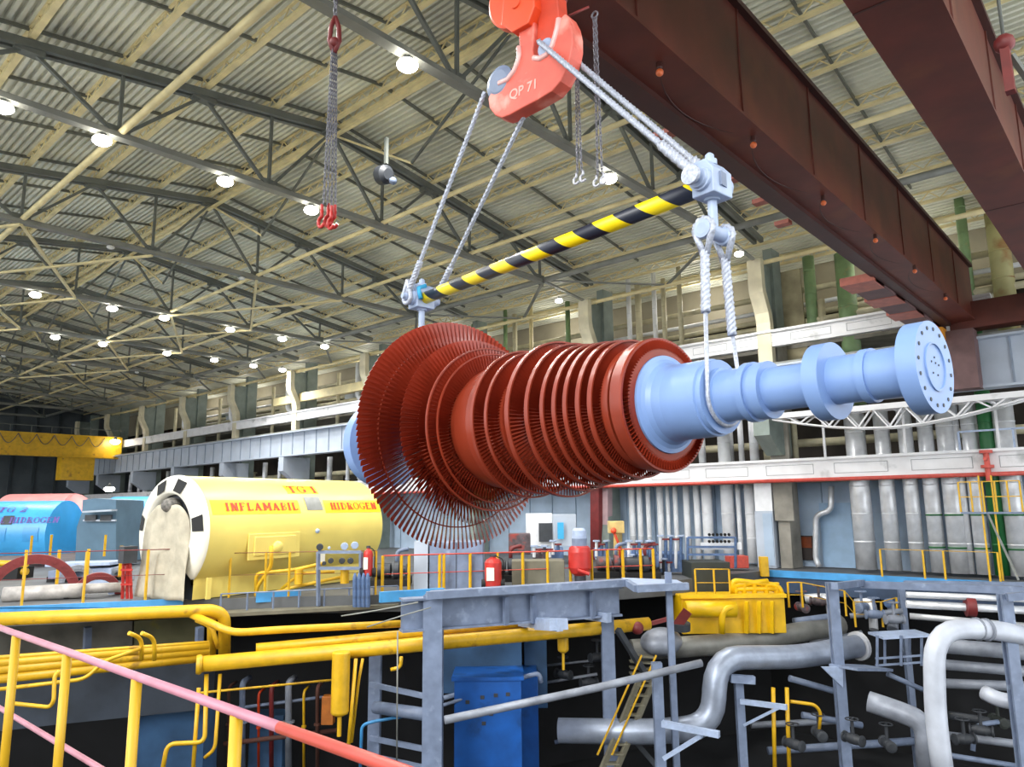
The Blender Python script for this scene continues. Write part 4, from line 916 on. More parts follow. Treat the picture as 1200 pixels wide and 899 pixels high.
# end shield: cream bevelled ring with dark louvred openings, recess behind a hanging canvas
shield = MB(); n = 48; r0, r1 = R_ + .02, 1.20
q_ = [-2.45 + 4.9 * k / n for k in range(n + 1)]
vs = [gpt(0.0, q, r0) for q in q_] + [gpt(-.10, q, r0 - .02) for q in q_] + [gpt(-.26, q, r1) for q in q_] + [gpt(-.05, q, r1 - .06) for q in q_]
k1 = n + 1
shield.add(vs, [(j * k1 + i, j * k1 + i + 1, (j + 1) * k1 + i + 1, (j + 1) * k1 + i) for j in range(3) for i in range(n)], True)
shield.build('end_shield', OFFW, gen)
back = MB(); back.add([gpt(.04, q, r1) for q in q_] + [gO + gN * R_ * .6 + gA * .04, gO - gN * R_ * .6 + gA * .04], [list(range(k1 + 2))]); back.build('end_recess', DKGREY, gen)
for q0 in (-.36, .30, 1.38, -1.38):
    mb = MB(); w = .15
    def cone(k, q): r = r0 - .02 + (r1 - r0 + .02) * k; return gpt(-.10 - .16 * k - .03, q, r)
    mb.add([cone(.14, q0 - w), cone(.14, q0 + w), cone(.86, q0 + w), cone(.86, q0 - w)], [(0, 1, 2, 3)]); lv = mb.build('louvre_opening', BLACK, gen)
c = gpt(-.16, 0, .82); MB().ball(c, .30, 12, 8, (1, 1, .8)).build('bearing_bracket', mat('mottled_bearing', (120, 116, 110), .6, 0, .5, 9), gen)
# legs/ribs under the flank
for s in (.25, 2.3, 4.4): gflat(s, s + .16, 0.0, .62, -.35, 'foot_rib', YELLG)
# canvas
cloth = MB(); nx, nz = 26, 22; vs = []
for j in range(nz + 1):
    kz = j / nz
    for i in range(nx + 1):
        u = -1 + 2 * i / nx; half = 1.12 + .16 * kz; zt_ = 1.92 + 1.06 * math.sqrt(max(0, 1 - u * u)) * .92 - .22 * math.exp(-(u * 3) ** 2); z = zt_ * (1 - kz) + .02 * kz
        wv = .06 * math.sin(u * 11 + 3 * kz) * (.3 + kz) + .05 * math.sin(u * 5 - kz * 6) + .08 * math.exp(-((u + .2 * kz) ** 2) * 8)
        vs.append(gO + gA * (-.24 - wv * .6 - .14 * kz) + gN * u * half + gU * z)
cloth.add(vs, [(j * (nx + 1) + i, j * (nx + 1) + i + 1, (j + 1) * (nx + 1) + i + 1, (j + 1) * (nx + 1) + i) for j in range(nz) for i in range(nx)], True)
co = tag(cloth.build('canvas_cover', CLOTH), 'tan canvas sheet hanging over the open end of the yellow generator', 'canvas')
sm = co.modifiers.new('thickness', 'SOLIDIFY'); sm.thickness = .012
# pipework along the generator flank
t = thing('seal_oil_pipework', 'tangle of small yellow pipes and flasks at the foot of the yellow generator', 'pipework', dk(345, 704))
for (pts, r) in ((((318, 640), (318, 664), (300, 690), (300, 706)), .06), (((300, 706), (300, 672), (345, 668), (380, 660)), .055), (((330, 690), (352, 672), (392, 670)), .045), (((312, 697), (345, 688), (402, 676)), .05)):
    MB().tube([at(x, y, d=22.4) for x, y in pts], r, 8, bend=.2).build('pipe_run', YELL, t)
for px, py in ((350, 676), (404, 675)):
    c = at(px, py, d=22.3); MB().cyl(c - V((0, 0, .22)), c + V((0, 0, .22)), .13, 14).build('flask', YELL, t)
# gauge rack
def px_frame(name, label, cat, rect, d, mm, bars=(), r=.05):
    x0, y0, x1, y1 = rect; t = thing(name, label, cat, at((x0 + x1) / 2, y1, d=d))
    for x in (x0, x1): MB().bar(at(x, y0, d=d), at(x, y1, d=d), r * 2, r * 2).build('post', mm, t)
    for y in (y0,) + tuple(bars): MB().bar(at(x0, y, d=d), at(x1, y, d=d), r * 2, r * 2).build('crossbar', mm, t)
    return t
t = px_frame('gauge_rack', 'dark steel rack with two rows of round black gauges in front of the generator', 'gauge rack', (373, 647, 423, 710), 22.0, SLATE, (666,), .045)
for px, py, r in ((375, 641, .10), (388, 657, .08), (401, 657, .09), (411, 657, .09), (380, 660, .06), (386, 642, .04), (404, 640, .11), (416, 639, .11)):
    c = at(px, py, d=21.95); g = MB().lathe([(0, r), (.05, r), (.06, r * .8)], c, -FWD, 18).build('gauge', DKGREY if py > 650 or px == 375 else STEELB, t)
for k, px in enumerate((418, 421, 425, 429)):
    pass
t = thing('gas_bottle_bundle', 'bundle of grey-blue gas bottles right of the gauge rack', 'gas bottles', at(424, 712, d=21.6))
for px in (416, 421, 426, 431): a = at(px, 711, d=21.6); b = at(px, 672, d=21.6); MB().lathe([(0, .07), ((b - a).length * .85, .07), ((b - a).length, .03)], a, b - a, 12).build('bottle', BLUEM, t)
def extinguisher(px, pb, pt_, w, d, label, nm='wheeled_extinguisher', mm=REDP):
    a, b = at(px, pb, d=d), at(px, pt_, d=d); H = (b - a).length; r = size(w, a) / 2
    t = thing(nm, label, 'extinguisher', a); U = V((0, 0, 1))
    MB().lathe([(0, r * .7), (.05 * H, r * .95), (.08 * H, r), (.80 * H, r), (.90 * H, r * .8), (.96 * H, r * .35), (H, r * .3)], a, U, 24).build('cylinder_body', mm, t)
    MB().cyl(a + U * H, a + U * (H + .06), r * .45, 10).build('valve_head', DKGREY, t)
    S = ray(px, pb).cross(U).normalized()
    for s in (-1, 1): MB().cyl(a + S * (s * r * .9) + U * .12, a + S * (s * (r + .10)) + U * .12, .14, 16).build('wheel', BLACK, t)
    o = a - FWD * r * .98 + U * H * .5 - S * r * .3; MB().obox(o, S * r * .45, FWD * .03, U * H * .2).build('white_label', OFFW, t)
    MB().tube([a + U * (H + .04), a + U * (H * .9) + S * (r + .06), a + U * H * .3 + S * (r + .05)], .018, 6, bend=.1).build('hose', BLACK, t)
    return t
extinguisher(578, 689, 653, 20, 22.8, 'red wheeled fire extinguisher with white label behind the railing, right of the grey cabinet')
extinguisher(431, 676, 643, 11, 21.9, 'small red fire extinguisher hung beside the gauge rack', 'fire_extinguisher')
# other machines down the hall
def drum(name, label, x0, x1, ytop, ybase, d, mm, cat='generator', n=28):
    a, b = at(x0, ybase, d=d), at(x1, ybase, d=d); a.z = b.z = 0; H = (at(x0, ytop, d=d).z); R = H / 2 * 1.04; A = (b - a).normalized(); N = V((A.y, -A.x, 0))
    t = thing(name, label, cat, (a + b) / 2)
    arch = [(math.sin(q) * R, H - R + math.cos(q) * R) for q in [-2.2 + 4.4 * k / n for k in range(n + 1)]]
    m = MB(); L = (b - a).length; vs = [a + N * (x - R * .0) + V((0, 0, max(z, 0))) for x, z in arch] + [b + N * x + V((0, 0, max(z, 0))) for x, z in arch]; k1 = n + 1
    m.add(vs, [(i, i + 1, k1 + i + 1, k1 + i) for i in range(n)], True); m.add(vs[:k1], [list(range(k1))[::-1]]); m.add(vs[k1:], [list(range(k1))]); m.build('casing', mm, t)
    return t, a, b, R, H, A, N
t, a, b, R, H, A, N = drum('generator', 'bright blue generator marked TG 2 at the left edge of the deck', -60, 74, 588, 657, 36, CYANG)
def dpt(s, q, r): return a + A * s + V((0, 0, H - R)) + (V((0, 0, 1)) * math.cos(q) + N * math.sin(q)) * r
L = (b - a).length; u = L / 138.0
gtext('TG 2', 90 * u, .75, .34, dpt, R + .035, VIOLET, t, 1.3); gtext('HIDROGEN', 122 * u, 1.13, .30, dpt, R + .035, VIOLET, t, 1.1); gtext('INFLAMABIL', 56 * u, 1.13, .30, dpt, R + .035, VIOLET, t, 1.0)
surf_patch(dpt, 84 * u, 97 * u, .98, 1.26, R + .02).build('rating_plate', DKGREY, t); surf_patch(dpt, 112 * u, 130 * u, 1.35, 1.75, R + .02).build('inspection_cover', mat('cyan_cover', (58, 150, 212), .35, 0, .1, 2), t)
surf_patch(dpt, 80 * u, 92 * u, 1.35, 1.75, R + .02).build('inspection_cover', MATS['cyan_cover'], t)
t, a, b, R, H, A, N = drum('turbine_casing', 'faded pink turbine hood showing above the blue TG 2 generator', 8, 84, 579, 640, 48, PINKG, 'turbine hood')
MB().ball(b + V((0, 0, H - R)), R * .985, 20, 12, (.6, 1, 1)).build('rounded_end', PINKG, t)
MB().cyl(b + A * .5 + N * 1.0 + V((0, 0, H * .55)), b + A * .9 + N * 1.0 + V((0, 0, H * .55)), .3, 14).build('end_flange', DKGREY, t)
t, a, b, R, H, A, N = drum('generator', 'sky blue generator drum partly hidden by the canvas end of the yellow one', 130, 215, 582, 662, 40, CYANG)
t = thing('exciter_housing', 'grey-blue angular exciter housing left of the canvas-covered generator end', 'exciter housing', at(110, 662, d=34))
x0, x1 = 89, 136; f = [at(x, y, d=34) for x, y in ((88, 660), (90, 618), (96, 600), (97, 586), (112, 584), (136, 586), (136, 660))]; back = FWD.copy(); back.z = 0; back.normalize()
MB().prism([V((p.x, p.y, max(0, p.z))) for p in f], back * 2.6).build('housing_body', BLUEG, t)
for x in (100, 118): p = at(x, 607, d=33.9); q = at(x + 13, 607, d=33.9); MB().bar(p, q, .1, .28).build('vent_slot', DKGREY, t)
p, q = at(98, 610, d=33.9), at(136, 610, d=33.9); MB().bar(p, q, .12, .08).build('ledge', FASC, t)
p, q = at(100, 600, d=33.6), at(134, 598, d=33.6); MB().bar(p, q, .5, .08).build('hood_plate', FASC, t)
# casings and half rings lying on the deck at the left
def half_ring(px, py, ro, ri, d, mm, label, name='casing_ring', w=.35, inner=None):
    c = at(px, py, d=d); c.z = max(c.z, .0); A = V((.93, -.30, 0)).normalized(); N = V((A.y, -A.x, 0))
    t = thing(name, label, 'casing ring', c); n = 32; pts = []
    qs = [-PI / 2 + PI * k / n for k in range(n + 1)]
    poly = [c + A * math.sin(q) * ro + V((0, 0, math.cos(q) * ro)) for q in qs] + [c + A * math.sin(q) * ri + V((0, 0, math.cos(q) * ri)) for q in qs[::-1]]
    m = MB(); k1 = n + 1
    vs = [];
    for off in (0, 1):
        vs += [c + A * math.sin(q) * ro + V((0, 0, math.cos(q) * ro)) - N * w * off for q in qs] + [c + A * math.sin(q) * ri + V((0, 0, math.cos(q) * ri)) - N * w * off for q in qs]
    fs = []
    for i in range(n): fs += [(i, i + 1, k1 + i + 1, k1 + i), (2 * k1 + i + 1, 2 * k1 + i, 3 * k1 + i, 3 * k1 + i + 1), (i + 1, i, 2 * k1 + i, 2 * k1 + i + 1), (k1 + i, k1 + i + 1, 3 * k1 + i + 1, 3 * k1 + i)]
    m.add(vs, fs); m.build('ring_body', mm, t)
    m = MB()
    for i in range(1, n, 2): q = qs[i]; p = c + A * math.sin(q) * (ro + ri) / 2 + V((0, 0, math.cos(q) * (ro + ri) / 2)) + N * .0; m.cyl(p - N * -.03, p + N * .04, .04, 6)
    m.build('ring_bolts', mm, t)
    if inner:
        m = MB(); qs2 = qs; vs = [c + A * math.sin(q) * ri * .99 + V((0, 0, math.cos(q) * ri * .99)) + N * .03 for q in qs] + [c + A * math.sin(q) * ri * .62 + V((0, 0, math.cos(q) * ri * .62)) + N * .03 for q in qs]
        m.add(vs, [(i, i + 1, k1 + i + 1, k1 + i) for i in range(n)]); m.build('inner_ring', inner, t)
    return t
half_ring(36, 712, 1.28, 1.0, 22.5, REDD, 'large dark red half ring of a turbine casing on the deck at the left')
half_ring(113, 708, .68, .48, 22.8, REDD, 'smaller red half ring with a grey inner ring, right of the large one', inner=STEELB)
half_ring(90, 686, .62, .40, 27, SILVERD, 'grey half bearing shell behind the smaller red ring', 'bearing_shell')
half_ring(140, 680, .5, .32, 27.5, SILVERD, 'small grey half shell behind the red tripod', 'bearing_shell')
t = thing('shaft_on_trestle', 'long pale cylinder lying on the deck behind the large red half ring', 'shaft', at(60, 704, d=24.5))
MB().tube([at(4, 697, d=21.6), at(80, 693, d=22.2), at(98, 692, d=22.3)], .22, 18).build('shaft_body', mat('pale_worn_shaft', (188, 182, 176), .5, .1, .2, 4), t); MB().tube([at(98, 690, d=22.4), at(150, 688, d=23)], .15, 16).build('journal', MATS['pale_worn_shaft'], t)
for x in (20, 80): p = at(x, 700, d=22.2); MB().bar(V((p.x, p.y, 0)), p, .3, .3).build('trestle', BLACK, t)
t = thing('lower_casing', 'long grey steel casing half on the deck in front of the exciter housing', 'casing', at(105, 678, d=28))
MB().bar(at(70, 672, d=28), at(142, 669, d=28), 1.4, .30).build('casing_body', SLATE, t); MB().bar(at(68, 661, d=28.4), at(142, 659, d=28.4), 1.6, .10).build('casing_flange', STEELB, t); MB().bar(at(66, 680, d=28), at(140, 677, d=28), 1.2, .35).build('casing_base', BLACK, t)
t = thing('yellow_skid', 'yellow pipe skid on the deck at the far left edge', 'skid', at(10, 672, d=29))
for dy in (0, 9): MB().tube([at(-20, 660 + dy, d=29), at(32, 661 + dy, d=29)], .13, 10).build('skid_pipe', YELL, t)
MB().bar(at(-20, 672, d=29.2), at(30, 672, d=29.2), 1, .5).build('skid_base', BLACK, t)
t = thing('red_tripod', 'red steel stand with grey box at the left of the canvas-covered generator', 'stand', at(148, 712, d=22))
for x in (143, 149, 154): MB().bar(at(x, 711, d=22), at(x + (149 - x) * .3, 660, d=22.2), .07, .07).build('leg', REDP, t)
for y in (668, 685): MB().bar(at(142, y, d=22), at(155, y, d=22), .06, .06).build('rung', REDP, t)
p = at(150, 650, d=22.2); MB().box(p - V((.2, .2, .25)), p + V((.2, .2, .25))).build('grey_box', DKGREY, t)
tag(MB().obox(at(238, 592 + 100, d=22.2), (.3, 0, 0), (0, .2, 0), (0, 0, .16)).build('wrapped_bundle', mat('grey_tarp', (120, 116, 124), .9, 0, .3, 6, bump=.5)), 'grey tarpaulin bundle at the foot of the canvas', 'bundle')

# railings on the deck edge
def railing(name, label, pts, hts, post, top, r=.035, rails=(1.0, .5), pw=.09):
    t = thing(name, label, 'railing', pts[0])
    for p in pts: MB().bar(p, p + V((0, 0, hts)), pw, .05, (1, 0, 0)).build('post', post, t)
    for k in rails: MB().tube([p + V((0, 0, hts * k)) for p in pts], r * (1 if k == 1 else .6), 6).build('rail', top, t)
    return t
P0, P1 = dk(470, 694), dk(800, 681)
def on_edge(px):
    A, B = P0, P1; r = ray(px, 690); # intersection in plan of sight line with the edge
    d = B - A; k = (A.x * r.y - A.y * r.x) / (d.y * r.x - d.x * r.y); return V((A.x + d.x * k, A.y + d.y * k, 0))
railing('deck_railing', 'deck railing with yellow flat posts and thin red rails behind the grey steel platform', [on_edge(x) for x in (448, 470, 479, 515, 520, 551, 583, 613, 642, 669, 694, 713, 731, 752, 767)], 1.12, YELL, REDR, .026)
def lerp_posts(a, b, xs, z=0):
    out = []
    for x in xs: k = (x - a[0]) / (b[0] - a[0]); out.append(dk(x, a[1] + (b[1] - a[1]) * k, z))
    return out
railing('deck_railing', 'thin yellow-post deck railing at the left edge, before the red half rings', lerp_posts((-10, 712), (235, 701), (-12, 25, 97, 170, 218)), 1.45, YELL, REDD, .016)
railing('deck_railing', 'thin yellow post railing in front of the yellow generator', lerp_posts((240, 701), (440, 697), (268, 310, 338, 440)), 1.3, YELL, REDD, .012, pw=.05)
rp_ = [V((28.7, at(x, 675, X=28.7).y, 0)) for x in (1034, 1084, 1108, 1160, 1172)]
railing('deck_railing', 'row of short yellow posts along the blue edge at the foot of the silver pipes', rp_, .95, YELL, YELL, .012, rails=(1.0,), pw=.06)
rp_ = [at(x, y, d=37) for x, y in ((30, 672), (66, 674), (100, 671), (123, 668))]
for i, (x, y0, y1) in enumerate(((27, 645, 688), (66, 645, 688), (100, 644, 694), (140, 640, 676), (35, 628, 655), (58, 627, 655), (122, 627, 652))):
    a = at(x, y1, d=25 if y1 > 670 else 32); b = at(x + 1, y0, d=25 if y1 > 670 else 32)
    tag(MB().bar(a, V((a.x, a.y, b.z)), .09, .06).build('railing_post', YELL), 'lone yellow post on the machine deck, %s from the left edge of the deck' % ORD[[27, 35, 58, 66, 100, 122, 140].index(x)], 'post', 'machine deck posts')

# ------------------------------------------------------------------ equipment behind the railing, centre
def pbox(name, label, cat, rect, d, depth_, mm, bevel=.02, parts=None):
    x0, y0, x1, y1 = rect; a, b = at(x0, y1, d=d), at(x1, y1, d=d); z1 = at(x0, y0, d=d).z; z0 = min(a.z, b.z)
    S = b - a; S.z = 0; B = V((S.y, -S.x, 0)).normalized()
    if B.dot(FWD) < 0: B = -B
    t = thing(name, label, cat, (a + b) / 2)
    a0 = V((a.x, a.y, z0)); m = MB(); m.prism([a0, a0 + S, a0 + S + V((0, 0, z1 - z0)), a0 + V((0, 0, z1 - z0))], B * depth_); body = m.build('body', mm, t, bevel=bevel)
    return t, a0, S, V((0, 0, z1 - z0)), B
t, a0, S, H, B = pbox('steel_cabinet', 'large blue-grey steel cabinet behind the railing, under the lowest blades', 'cabinet', (503, 636, 566, 692), 23.5, 1.4, SLATE)
for k in (.5,): MB().obox(a0 + S * k + H * .5 - B * .01, S * .004, B * .012, H * .48).build('door_seam', DKGREY, t)
t2 = MB().obox(a0 - S * .16 + H * .52 + B * .3, S * .13, B * .3, H * .50).build('side_wing', FASC, t)
t, a0, S, H, B = pbox('inclined_cover', 'olive sloping plate cover behind the railing, between extinguisher and red vessel', 'cover', (600, 658, 662, 688), 24, 1.0, OLIVE)
# red vessel
a = at(680, 676, d=24.2); t = thing('red_vessel', 'round red pressure vessel with grey neck and domed cap on the deck', 'vessel', V((a.x, a.y, 0))); U = V((0, 0, 1)); z0 = a.z
a0 = V((a.x, a.y, z0)); w = size(27, a) / 2; h = at(680, 640, d=24.2).z - z0
MB().lathe([(0, w * .35), (h * .12, w * .8), (h * .3, w), (h * .8, w), (h * .95, w * .9), (h, w * .7)], a0, U, 28).build('vessel_body', REDP, t); MB().cyl(V((a.x, a.y, 0)), a0 + U * .05, w * .5, 16).build('skirt', DKGREY, t)
n0 = a0 + U * h; MB().lathe([(0, w * .68), (.24, w * .68)], n0, U, 24).build('neck_flange', SLATE, t); MB().lathe([(.24, w * .66), (.50, w * .62), (.58, w * .45)], n0, U, 24).build('cap', STEELB, t)
S = ray(680, 670).cross(U).normalized(); c = a0 - FWD * w + U * h * .3; MB().cyl(c - S * w * .3, c + S * w * .7 - U * .12, .06, 10).build('drain_valve', REDP, t)
t, *_ = pbox('switchgear_cabinet', 'pale grey switchgear cubicle with cyan door against the pipe wall behind the red vessel', 'cabinet', (649, 603, 676, 640), 33, 1.2, FASC)
p = at(657, 622, d=32.95); MB().obox(p, S * .14, FWD * .03, (0, 0, .36)).build('cyan_door', BLUESTRAP, t)
t, *_ = pbox('white_cubicle', 'white cubicle with dark opening left of the pale switchgear cubicle', 'cabinet', (617, 602, 648, 640), 34, 1.2, WHITEP); p = at(642, 624, d=33.9); MB().obox(p, S * .42, FWD * .03, (0, 0, .42)).build('dark_opening', DKGREY, t)
t, *_ = pbox('ochre_instrument_post', 'yellow-ochre instrument housing on a stand right of the red vessel', 'instrument', (714, 611, 732, 625), 28, .5, TARN); p = at(724, 640, d=28.2); MB().bar(at(724, 668, d=28.2), at(724, 622, d=28.2), .3, .2).build('stand', TARN, t); c = at(720, 612, d=28); MB().ball(at(719, 622, d=27.8), .12, 10, 6).build('orange_knob', ORANGE, t); MB().tube([at(720, 625, d=27.8), at(728, 645, d=27.8), at(722, 668, d=27.8)], .05, 8, bend=.3).build('orange_hose', LETTER, t)
t = thing('red_column', 'brick red steel upright behind the rotor, left of the white pipe row', 'upright', at(698, 640, d=36)); a, b = at(700, 650, d=36), at(700, 572, d=36); MB().bar(V((a.x, a.y, 0)), b, .5, .5).build('upright_body', REDD, t); MB().bar(V((a.x, a.y, 0)) + S * .45, b + S * .45, .4, .4).build('casing', mat('greyed_pink', (188, 160, 164), .6, 0, .1, 2), t)
t, *_ = pbox('control_block', 'mottled dark machine block with piping, behind the railing in the middle', 'machine', (596, 626, 622, 650), 27.5, 1, MACH)
for i, (x0, x1, y0, y1, mm) in enumerate(((624, 645, 640, 655, MACH), (646, 660, 634, 652, BLUEM), (697, 712, 634, 654, BLUEM), (735, 770, 634, 662, BLUEM), (772, 800, 628, 668, BLUEM), (700, 730, 655, 672, MACH), (738, 760, 650, 670, MACH), (764, 785, 655, 676, DKGREY))):
    d = 27 + (i % 3); t = thing('valve_manifold', 'valve manifold on a dark base behind the deck railing, %s right of the grey cabinet' % ORD[sorted([634.5, 653, 704.5, 752.5, 786, 715, 749, 774.5]).index((x0 + x1) / 2)], 'valve manifold', at((x0 + x1) / 2, y1, d=d), 'deck valve manifolds')
    MB().obox(at((x0 + x1) / 2, (y1 + (y0 + y1) / 2) / 2, d=d), S * size((x1 - x0) / 2, at(x0, y0, d=d)), FWD * .3, V((0, 0, 1)) * size((y1 - y0) / 4, at(x0, y0, d=d))).build('manifold_base', mm, t)
    k = 0; x = x0 + 2
    while x < x1:
        a, b = at(x, y1 - 2, d=d - .3), at(x, y0 + (k % 2) * 4, d=d - .3); MB().cyl(a, b, .06, 8).build('valve_stem', WHITEP if k % 3 == 0 else mm, t); MB().lathe([(-.03, .14), (.03, .14)], b, (0, 0, 1), 12).build('hand_wheel', REDD if k % 2 else STEELB, t); x += 6; k += 1
# gauge lattice with a double row of black dials (right of centre)
t = px_frame('dial_rack', 'blue steel rack with two rows of small black dials before the white pipes', 'gauge rack', (806, 630, 862, 666), 27.5, BLUEM, (641, 650), .04)
for r_ in (0, 1):
    for k in range(6):
        c = at(831 + k * 4.6, 626.5 + r_ * 8, d=27.4); MB().lathe([(0, .055), (.05, .055)], c, -FWD, 10).build('dial', BLACK, t)
MB().obox(at(845, 640, d=27.7), S * .75, FWD * .02, (0, 0, .13)).build('dial_backplate', WHITEP, t)
t, *_ = pbox('red_tool_chest', 'orange-red steel chest on the deck at the foot of the white pipes', 'chest', (856, 652, 878, 666), 29, .7, REDR)
t, a0, S_, H_, B_ = pbox('dark_hopper', 'dark green-black hopper with sloping sides standing behind the yellow tank', 'hopper', (812, 660, 858, 700), 26, 1.6, mat('blackish_green', (44, 50, 46), .6, 0, .2, 2))
t, *_ = pbox('yellow_bollard', 'square yellow bollard by the pipe casing behind the yellow tank', 'bollard', (893, 653, 902, 676), 28.5, .3, YELL)

# service walkway under the generator and small machines on the deck
t = thing('service_walkway', 'narrow grey service walkway below the yellow generator, just under the blue edge plates', 'walkway', at(360, 716, d=21.8))
a_, b_ = at(258, 719, d=21.4), at(466, 708, d=22.6); MB().bar(a_, b_, .9, .10).build('walkway_plate', OLIVE, t)
for k in range(8): p = a_.lerp(b_, k / 7); MB().bar(p, p + V((0, 0, .55)), .04, .04).build('post', SLATE, t)
MB().tube([a_ + V((0, 0, .55)), b_ + V((0, 0, .55))], .02, 6).build('rail', SLATE, t)
for i, (px, py, d, mm, lb) in enumerate(((458, 668, 25.0, DKGREY, 'dark pump with motor behind the railing, left of the grey cabinet'), (592, 672, 26, DKGREY, 'dark pump with motor just right of the wheeled extinguisher'), (716, 668, 27, MACH, 'mottled pump set behind the railing, right of the red vessel'), (750, 672, 26.5, DKGREY, 'dark pump set behind the railing under the ochre instrument post'))):
    c = at(px, py, d=d); c = V((c.x, c.y, .0)); t = thing('pump_set', lb, 'pump', c); S1 = V((FWD.y, -FWD.x, 0)).normalized()
    MB().obox(c + V((0, 0, .12)), S1 * .7, FWD * .3, V((0, 0, .12))).build('bedplate', BLACK, t)
    MB().lathe([(-.55, .10), (-.5, .24), (.0, .24), (.03, .12)], c + V((0, 0, .5)), S1, 18).build('motor', mm, t); MB().lathe([(.08, .10), (.12, .30), (.3, .30), (.34, .16), (.5, .14), (.52, .2), (.56, .2)], c + V((0, 0, .5)), S1, 18).build('volute', mm, t)
    MB().tube([c + S1 * .2 + V((0, 0, .7)), c + S1 * .2 + V((0, 0, 1.15)), c + S1 * .6 + V((0, 0, 1.2))], .07, 10, bend=.2).build('riser', REDD if i % 2 else SLATE, t)
# ------------------------------------------------------------------ foreground railing of the viewing platform
ZR = 1.95
def rl(px, py, z=ZR): return at(px, py, Z=z)
fr_ = thing('platform_railing', 'close faded pink and red handrail on thick yellow posts along the lower left corner', 'railing', rl(155, 790) - V((0, 0, .95)))
a, b = rl(-25, 727), rl(470, 903)
def rpt(px): r = ray(px, 800); d = b - a; k = (a.x * r.y - a.y * r.x) / (d.y * r.x - d.x * r.y); return a + d * k
k0 = rpt(330)
MB().tube([a - (b - a) * .05, k0], .0165, 14).build('top_rail', PINKR, fr_); MB().tube([k0, b, b + (b - a) * .15], .0175, 14).build('top_rail', REDR, fr_)
mid0, mid1 = V((a.x, a.y, a.z - .42)), V((b.x, b.y, b.z - .42))
lo0, lo1 = rl(-5, 827, 1.45), rl(118, 901, 1.45)
dlo = (lo1 - lo0)
MB().tube([lo0 - dlo * .2, lo1 + dlo * 1.5], .014, 12).build('middle_rail', PINKR, fr_)
for px in (14, 76, 160, 279): 
    p = rpt(px); MB().tube([V((p.x, p.y, 1.0)), V((p.x, p.y, p.z - .01))], .0205 if px > 50 else .022, 14).build('post', YELL, fr_)
m = MB(); m.prism([V((p.x, p.y, .94)) for p in (a - (b - a) * .1 + V((-.05, .05, 0)), b + (b - a) * .4 + V((.06, .05, 0)), V((1.2, -2.0, 0)), V((-3, -2, 0)), V((-3, 3, 0)))], (0, 0, .06)); struct(m, 'floor_platform', DECKM)

# ------------------------------------------------------------------ yellow pipes below the deck edge
def pipe(name, label, cat, runs, mm, bend=.35, extra=None):
    first = runs[0][0][0]; p0 = at(*first[:2], d=first[2]); t = thing(name, label, cat, p0)
    for pts, r in runs: MB().tube([at(x, y, d=d) for x, y, d in pts], r, 16, bend=bend).build('pipe_run', mm, t)
    return t
t = pipe('yellow_main', 'thick yellow pipe running level below the blue deck edge, elbowing down at its right end', 'pipe', ((((-30, 727, 18.2), (250, 715, 20.2), (263, 722, 20.4), (263, 768, 20.4)), .165), (((240, 727, 20.3), (248, 722, 20.3), (248, 768, 20.3)), .12)), YELL)
pipe('yellow_branch', 'yellow pipe sweeping right from the elbow towards the grey post', 'pipe', ((((222, 719, 20), (272, 742, 19.6), (330, 738, 19.9), (470, 731, 20.8)), .10), (((230, 727, 20.1), (248, 734, 20.0), (256, 760, 20.0)), .06)), YELL)
for i, (y0, y1, r) in enumerate(((772, 753, .05), (778, 757, .10), (786, 763, .11), (797, 770, .12))):
    pipe('yellow_line', 'yellow pipe in the bundle under the thick yellow one, %s from the top' % ORD[i], 'pipe', ((((-20, y0, 17.2), (245, y1, 19.6)), r),), YELL)
t = pipe('yellow_duct', 'fat yellow header pipe with open flanged end, running right under the grey platform', 'pipe', ((((231, 779, 18.8), (640, 742, 22.0), (760, 731, 23.2)), .20), (((300, 760, 19.6), (640, 728, 22.4)), .13)), YELL, 0)
p = at(232, 779, d=18.8); q = at(300, 774, d=19.3); D = (q - p).normalized(); MB().lathe([(-.04, .23), (.04, .25), (.10, .22)], p, D, 24, capA=False).build('open_flange', YELL, t); MB().cyl(p + D * .02, p + D * .05, .19, 20).build('bore', BLACK, t)
for px, y0, y1, w, d, lb in ((398, 766, 839, 21, 19.2, 'upright yellow cylinder hanging below the header, left of the grey post'), (660, 727, 765, 13, 22.5, 'short upright yellow cylinder under the platform beam')):
    a_, b_ = at(px, y1, d=d), at(px, y0, d=d); r = size(w, a_) / 2; L = b_.z - a_.z; t = thing('yellow_receiver', lb, 'cylinder', a_)
    MB().lathe([(0, r * .5), (.05, r * .9), (.10, r), (L - .03, r), (L, r * .9)], a_, (0, 0, 1), 24).build('cylinder_body', YELL, t); MB().cyl(a_ - V((0, 0, .5)), a_, r * .25, 10).build('drain_leg', YELL, t)
pipe('small_yellow_loop', 'thin yellow pipe dropping from the bundle with an angled offset at the left', 'pipe', ((((-10, 809, 17), (100, 796, 17.6), (122, 775, 17.8), (165, 760, 18.2)), .045), (((10, 824, 16.8), (58, 829, 17), (63, 822, 17), (64, 792, 17.2), (70, 786, 17.3)), .045)), YELL, .2)
for i, x in enumerate((165, 180)): pipe('candy_cane_pipe', 'short yellow hooked pipe end standing on the bundle, %s one' % ('left' if i == 0 else 'right'), 'pipe', ((((x + 1, 774, 18.3), (x + 1, 748, 18.3), (x - 14, 742, 18.0)), .05),), YELL, .25)
pipe('yellow_downpipe', 'pair of thin yellow downpipes with offsets under the header end', 'pipe', ((((242, 790, 18.9), (240, 870, 18.4), (196, 872, 18.2), (190, 905, 18)), .055), (((258, 790, 19), (252, 878, 18.5), (240, 888, 18.5)), .045), (((233, 806, 18.9), (226, 905, 18.2)), .05)), YELL, .2)
